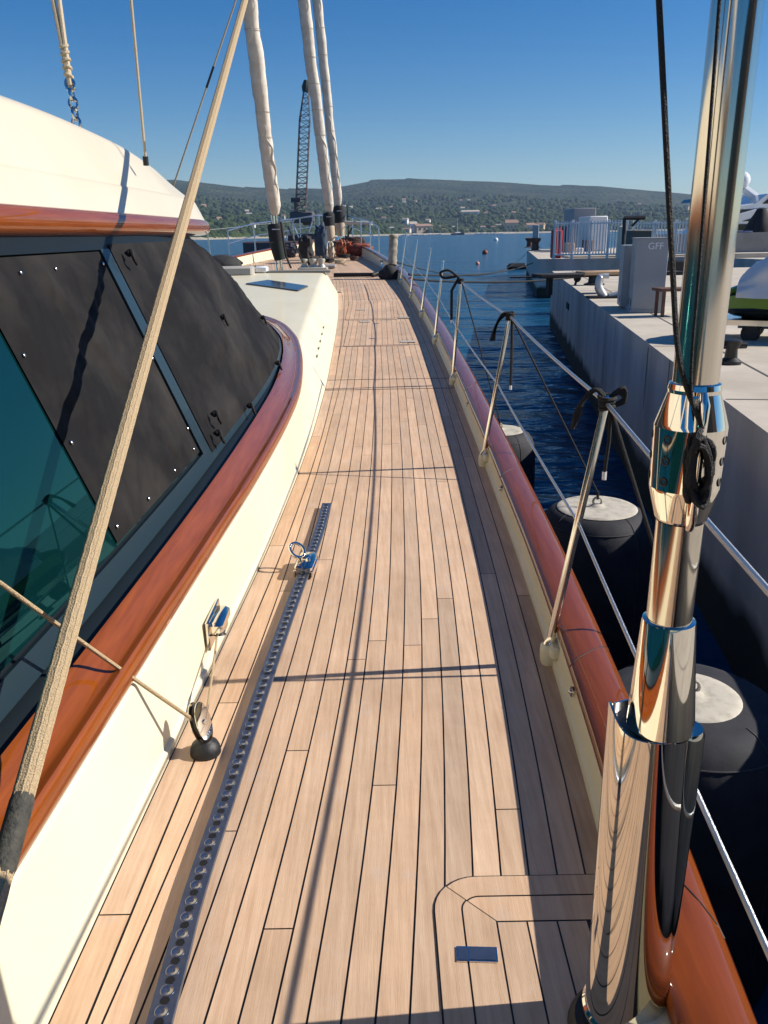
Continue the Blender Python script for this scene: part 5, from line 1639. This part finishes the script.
q = MB(); q.box(CP(302, 219) + np.array([0, 1, .3]), (4, 4, 1.8), bev=.2); q.box(CP(307, 221) + np.array([0, 1, 0]), (1.6, 2, 1.4), bev=.2); q.build('machine_house', mat('crane_body', (.10, .09, .09), .6), t)
q = MB(); c_ = CP(303, 236); q.box((c_[0], cy_ + 1, -.3), (20, 9, 2.2), bev=.2); q.box((c_[0], cy_ + 1, 1.3), (5, 5, 1.2)); q.build('barge', mat('barge_rust', (.09, .06, .06), .8), t)

# =================================================================== WATER, HILLS
q = MB(); q.add([(-9000, -400, -1.3), (9000, -400, -1.3), (9000, 9000, -1.3), (-9000, 9000, -1.3)], [(0, 1, 2, 3)])
struct(q.build('water', watm, smooth=False))

sky_px = [(-700, 205), (-300, 190), (0, 184), (120, 181), (175, 178.5), (205, 183), (250, 187), (290, 188), (330, 188), (352, 184), (372, 179.5), (400, 178), (440, 179), (500, 181), (540, 184), (600, 186), (640, 189.5), (690, 194), (740, 200), (800, 206), (1000, 200), (1500, 205)]
az, el = [], []
for u, v in sky_px:
    r_ = FW + RT * (u - 384) / F + UP * (512 - v) / F
    az.append(math.atan2(r_[0], r_[1])); el.append(r_[2] / math.hypot(r_[0], r_[1]))
def r0f(a): return np.interp(a, [-.9, -.35, -.2, -.06, .05, .3, .9], [900, 1150, 1300, 1750, 2050, 2150, 2200])
R1 = 4300.


def hz_(a, r):
    r0 = r0f(a); t_ = (r - r0) / (R1 - r0)
    if t_ < 0: return -1.3 - 4 * min(1, -t_ * 20)
    E = np.interp(a, az, el) * 1.0
    n1 = noise.fractal(Vector((r * math.sin(a) / 700, r * math.cos(a) / 700, 0)), 1.0, 2.0, 5)
    n2 = noise.fractal(Vector((r * math.sin(a) / 120, r * math.cos(a) / 120, 5)), 1.0, 2.0, 3)
    g = min(1, t_) ** .8
    e = E * (g * .97 + .10 * n1 * math.sin(PI * min(1, t_)) * .9)
    e = min(e, E * (.55 + .45 * min(1, t_)) if t_ < 1 else E)
    z = 1.6 * min(1, t_ * 8) + r * e * min(1, t_ * 30 + .02)
    if t_ > 1: z = r * E * (1 - (t_ - 1) * 1.6) + 1.6
    z += n2 * 6 * min(1, t_ * 10) * (1 if t_ < .93 else .35)
    return z if t_ > .012 else -1.3 + 1.5 * t_ / .012


rows = []
NA, NR = 420, 120
for i in range(NA):
    a = -.80 + 1.55 * i / (NA - 1); row = []
    r0 = r0f(a)
    for k in range(NR):
        r_ = r0 - 20 + (5200 - r0) * (k / (NR - 1)) ** 1.25
        row.append((r_ * math.sin(a), r_ * math.cos(a), hz_(a, r_)))
    rows.append(row)
q = MB(); q.grid(rows); struct(q.build('hills', hillm, angle=180))
rows = []
for i in range(200):
    a = -.7 + 1.3 * i / 199; r0 = r0f(a); rows.append([(rr0 * math.sin(a), rr0 * math.cos(a), z) for rr0, z in ((r0 - 16, -1.5), (r0 - 6, -.4), (r0 + 14, 2.6), (r0 + 22, 2.5))])
q = MB(); q.grid(rows); struct(q.build('beach', sand))
# canopy: thousands of rounded crowns
V = []; Fc = []
ico = [(0, 0, 1), (.894, 0, .447), (.276, .851, .447), (-.724, .526, .447), (-.724, -.526, .447), (.276, -.851, .447), (.724, .526, -.447), (-.276, .851, -.447), (-.894, 0, -.447), (-.276, -.851, -.447), (.724, -.526, -.447), (0, 0, -1)]
icf = [(0, 1, 2), (0, 2, 3), (0, 3, 4), (0, 4, 5), (0, 5, 1), (1, 6, 2), (2, 7, 3), (3, 8, 4), (4, 9, 5), (5, 10, 1), (6, 7, 2), (7, 8, 3), (8, 9, 4), (9, 10, 5), (10, 6, 1)]
for k in range(17000):
    a = rnd.uniform(-.62, .50); r0 = r0f(a); t_ = rnd.random() ** 1.9
    r_ = r0 + 18 + (3400 - r0) * t_
    x, y = r_ * math.sin(a), r_ * math.cos(a)
    if noise.noise(Vector((x / 130, y / 130, 2))) < -.22: continue
    s = rnd.uniform(4, 8.5) * (1 + .3 * t_)
    z = hz_(a, r_) + s * .45; o_ = len(V); sq = rnd.uniform(.6, 1.15)
    for p in ico: V.append((x + p[0] * s * rnd.uniform(.8, 1.2), y + p[1] * s, z + p[2] * s * sq * rnd.uniform(.8, 1.2)))
    Fc += [tuple(i + o_ for i in f) for f in icf]
q = MB(); q.v = V; q.f = Fc; q.c = [None] * len(Fc)
me = bpy.data.meshes.new('forest'); me.from_pydata(V, [], Fc); me.materials.append(leafm); me.polygons.foreach_set('use_smooth', [True] * len(Fc))
fo = bpy.data.objects.new('forest', me); C.objects.link(fo); struct(fo, 'stuff')

# houses along the shore and on the slopes
def az_of(u): 
    r_ = FW + RT * (u - 384) / F + UP * (512 - 232) / F; return math.atan2(r_[0], r_[1])


hp = None
def house_proto(wm, rm):
    t = thing('house', '', 'house', (0, 0, 0)); q = MB(); q.box((0, 0, .5 - .25), (1, .8, 1.5)); q.build('wall', wm, t, smooth=False)
    q = MB(); q.add([(-.56, -.46, 1), (.56, -.46, 1), (.56, .46, 1), (-.56, .46, 1), (-.5, 0, 1.35), (.5, 0, 1.35)], [(0, 1, 5, 4), (2, 3, 4, 5), (0, 4, 3), (1, 2, 5), (0, 3, 2, 1)]); q.build('roof', rm, t, smooth=False)
    q = MB()
    for x in (-.3, 0, .3): q.box((x, -.41, .55), (.12, .03, .25))
    q.build('window', darkglass, t, smooth=False)
    return t


protos = [house_proto(pale, roofm), house_proto(ochre, roofm), house_proto(mat('white_render', (.78, .76, .72), .9), mat('pale_roof', (.5, .40, .33), .9))]
used = [False] * 3
def put_house(u, tt, w_, h, kind, lbl, grp):
    a = az_of(u); r0 = r0f(a); r_ = r0 + tt
    pr = protos[kind]
    o = pr if not used[kind] else dup(pr)
    used[kind] = True
    o.location = (r_ * math.sin(a), r_ * math.cos(a), hz_(a, r_) + .0); o.scale = (w_, w_ * .9, h)
    o.rotation_euler = (0, 0, -a + rnd.uniform(-.5, .5)); tag(o, lbl, 'house', grp)
g1_ = 'houses along the left shore'; g2_ = 'houses above the middle shore'; g3_ = 'houses scattered on the wooded slope'
for u in list(range(208, 300, 6)): put_house(u + rnd.uniform(-2, 2), rnd.uniform(35, 90), rnd.uniform(6, 10), rnd.uniform(4, 5.5), rnd.choice((0, 0, 2, 1)), 'small pale house with clay roof on the far shore at the left', g1_)
put_house(422, 45, 42, 15, 1, 'large ochre waterfront building on the far shore, behind the moored boats', None)
put_house(413, 70, 18, 16, 2, 'white square house left of the large ochre waterfront building', None)
put_house(511, 40, 30, 20, 1, 'tall orange-ochre waterfront house right of centre on the far shore', None)
put_house(530, 40, 22, 14, 0, 'pale waterfront house between two ochre ones on the far shore', None)
put_house(470, 480, 50, 13, 2, 'long white villa high among trees above the middle shore', None)
put_house(540, 45, 20, 14, 1, 'small ochre waterfront house nearest the outer quay', None)
for u in list(range(392, 560, 9)): put_house(u + rnd.uniform(-3, 3), rnd.uniform(30, 160), rnd.uniform(8, 15), rnd.uniform(5, 8), rnd.choice((0, 2, 1, 0)), 'small pale house with clay roof among trees near the middle shore', g2_)
for k in range(30): put_house(rnd.uniform(190, 720), 250 + 1100 * rnd.random() ** 1.2, rnd.uniform(8, 15), rnd.uniform(9, 11), rnd.choice((0, 2, 2, 1)), 'tiny pale house scattered among trees on the wooded slope', g3_)

# sea wall / promenade strip at the middle shore
# moored boats by the far shore
def boat(u, v, L_, hull_m, mast, lbl, grp=None, ang=.3):
    d_ = 1500.
    p = P(u, v, y=d_); x, y = float(p[0]), d_
    t = thing('moored_boat', lbl, 'boat', (x, y, -1.3), grp)
    q = MB(); rows = []
    for s in np.linspace(0, 1, 9):
        w_ = L_ * .15 * (math.sin(PI * min(1, s * .62 + .38)) ** .7 + .02) ; cx = x + (s - .5) * -L_ * math.cos(ang); cyy = y + (s - .5) * L_ * math.sin(ang)
        h = L_ * (.11 + .04 * (1 - s))
        rows.append([(cx, cyy - w_, -1.3 + h), (cx, cyy - w_ * .7, -1.5), (cx, cyy + w_ * .7, -1.5), (cx, cyy + w_, -1.3 + h)])
    q.grid(rows, True, True); q.build('hull', hull_m, t)
    q = MB(); q.box((x, y, -1.3 + L_ * .16), (L_ * .4, L_ * .16, L_ * .08), ang, bev=.1); q.build('cabin', whiteb, t)
    if mast:
        q = MB(); q.tube([(x, y, -1.3), (x, y, -1.3 + L_ * mast)], L_ * .010 + .05, 5); q.tube([(x, y, .3), (x + L_ * .35, y, .6)], .12, 5); q.build('mast', white, t)
boat(457.5, 237.5, 24, mat('dark_boat', (.03, .035, .05), .4), 1.15, 'dark hulled sailing boat moored off the middle of the far shore')
for u, v, L_ in ((414, 236.5, 15), (421, 236, 11), (430, 235.5, 13), (437, 235.5, 14), (404, 236.5, 12), (478, 234.5, 14), (484, 234.2, 14), (492, 234, 12), (262, 239, 6), (500, 233.8, 10)):
    boat(u, v, L_, whiteb, 1.2 if L_ in (15, 13) else 0, 'tiny white boat moored off the far shore', 'white boats moored off the far shore')
boat(641, 231, 17, whiteb, 2.1, 'white sailing boat with tall mast behind the grey cabinet', None)
boat(633, 231, 15, whiteb, 1.9, 'white sailing boat with bare mast left of the tall-masted one', None)
boat(654, 231, 13, whiteb, 1.3, 'white small sailing boat right behind the halyard', None)

# =================================================================== HAZE
HAZE = True
if HAZE:
    hm = bpy.data.materials.new('haze'); hm.use_nodes = True; N = hm.node_tree.nodes
    for nn in list(N):
        if nn.type == 'BSDF_PRINCIPLED': N.remove(nn)
    pv = N.new('ShaderNodeVolumePrincipled'); pv.inputs['Color'].default_value = (.50, .68, 1, 1); pv.inputs['Density'].default_value = .00007; pv.inputs['Anisotropy'].default_value = .2
    hm.node_tree.links.new(pv.outputs[0], N['Material Output'].inputs['Volume'])
    q = MB(); q.box((0, 3300, 175), (9600, 7600, 370)); ho = q.build('haze', hm, smooth=False); struct(ho, 'stuff')
    hm.cycles.homogeneous_volume = True if hasattr(hm, 'cycles') else None

S.cycles.max_bounces = 6
S.cycles.diffuse_bounces = 3
S.cycles.glossy_bounces = 5
S.cycles.volume_bounces = 0
S.cycles.use_denoising = True
S.cycles.sample_clamp_indirect = 6
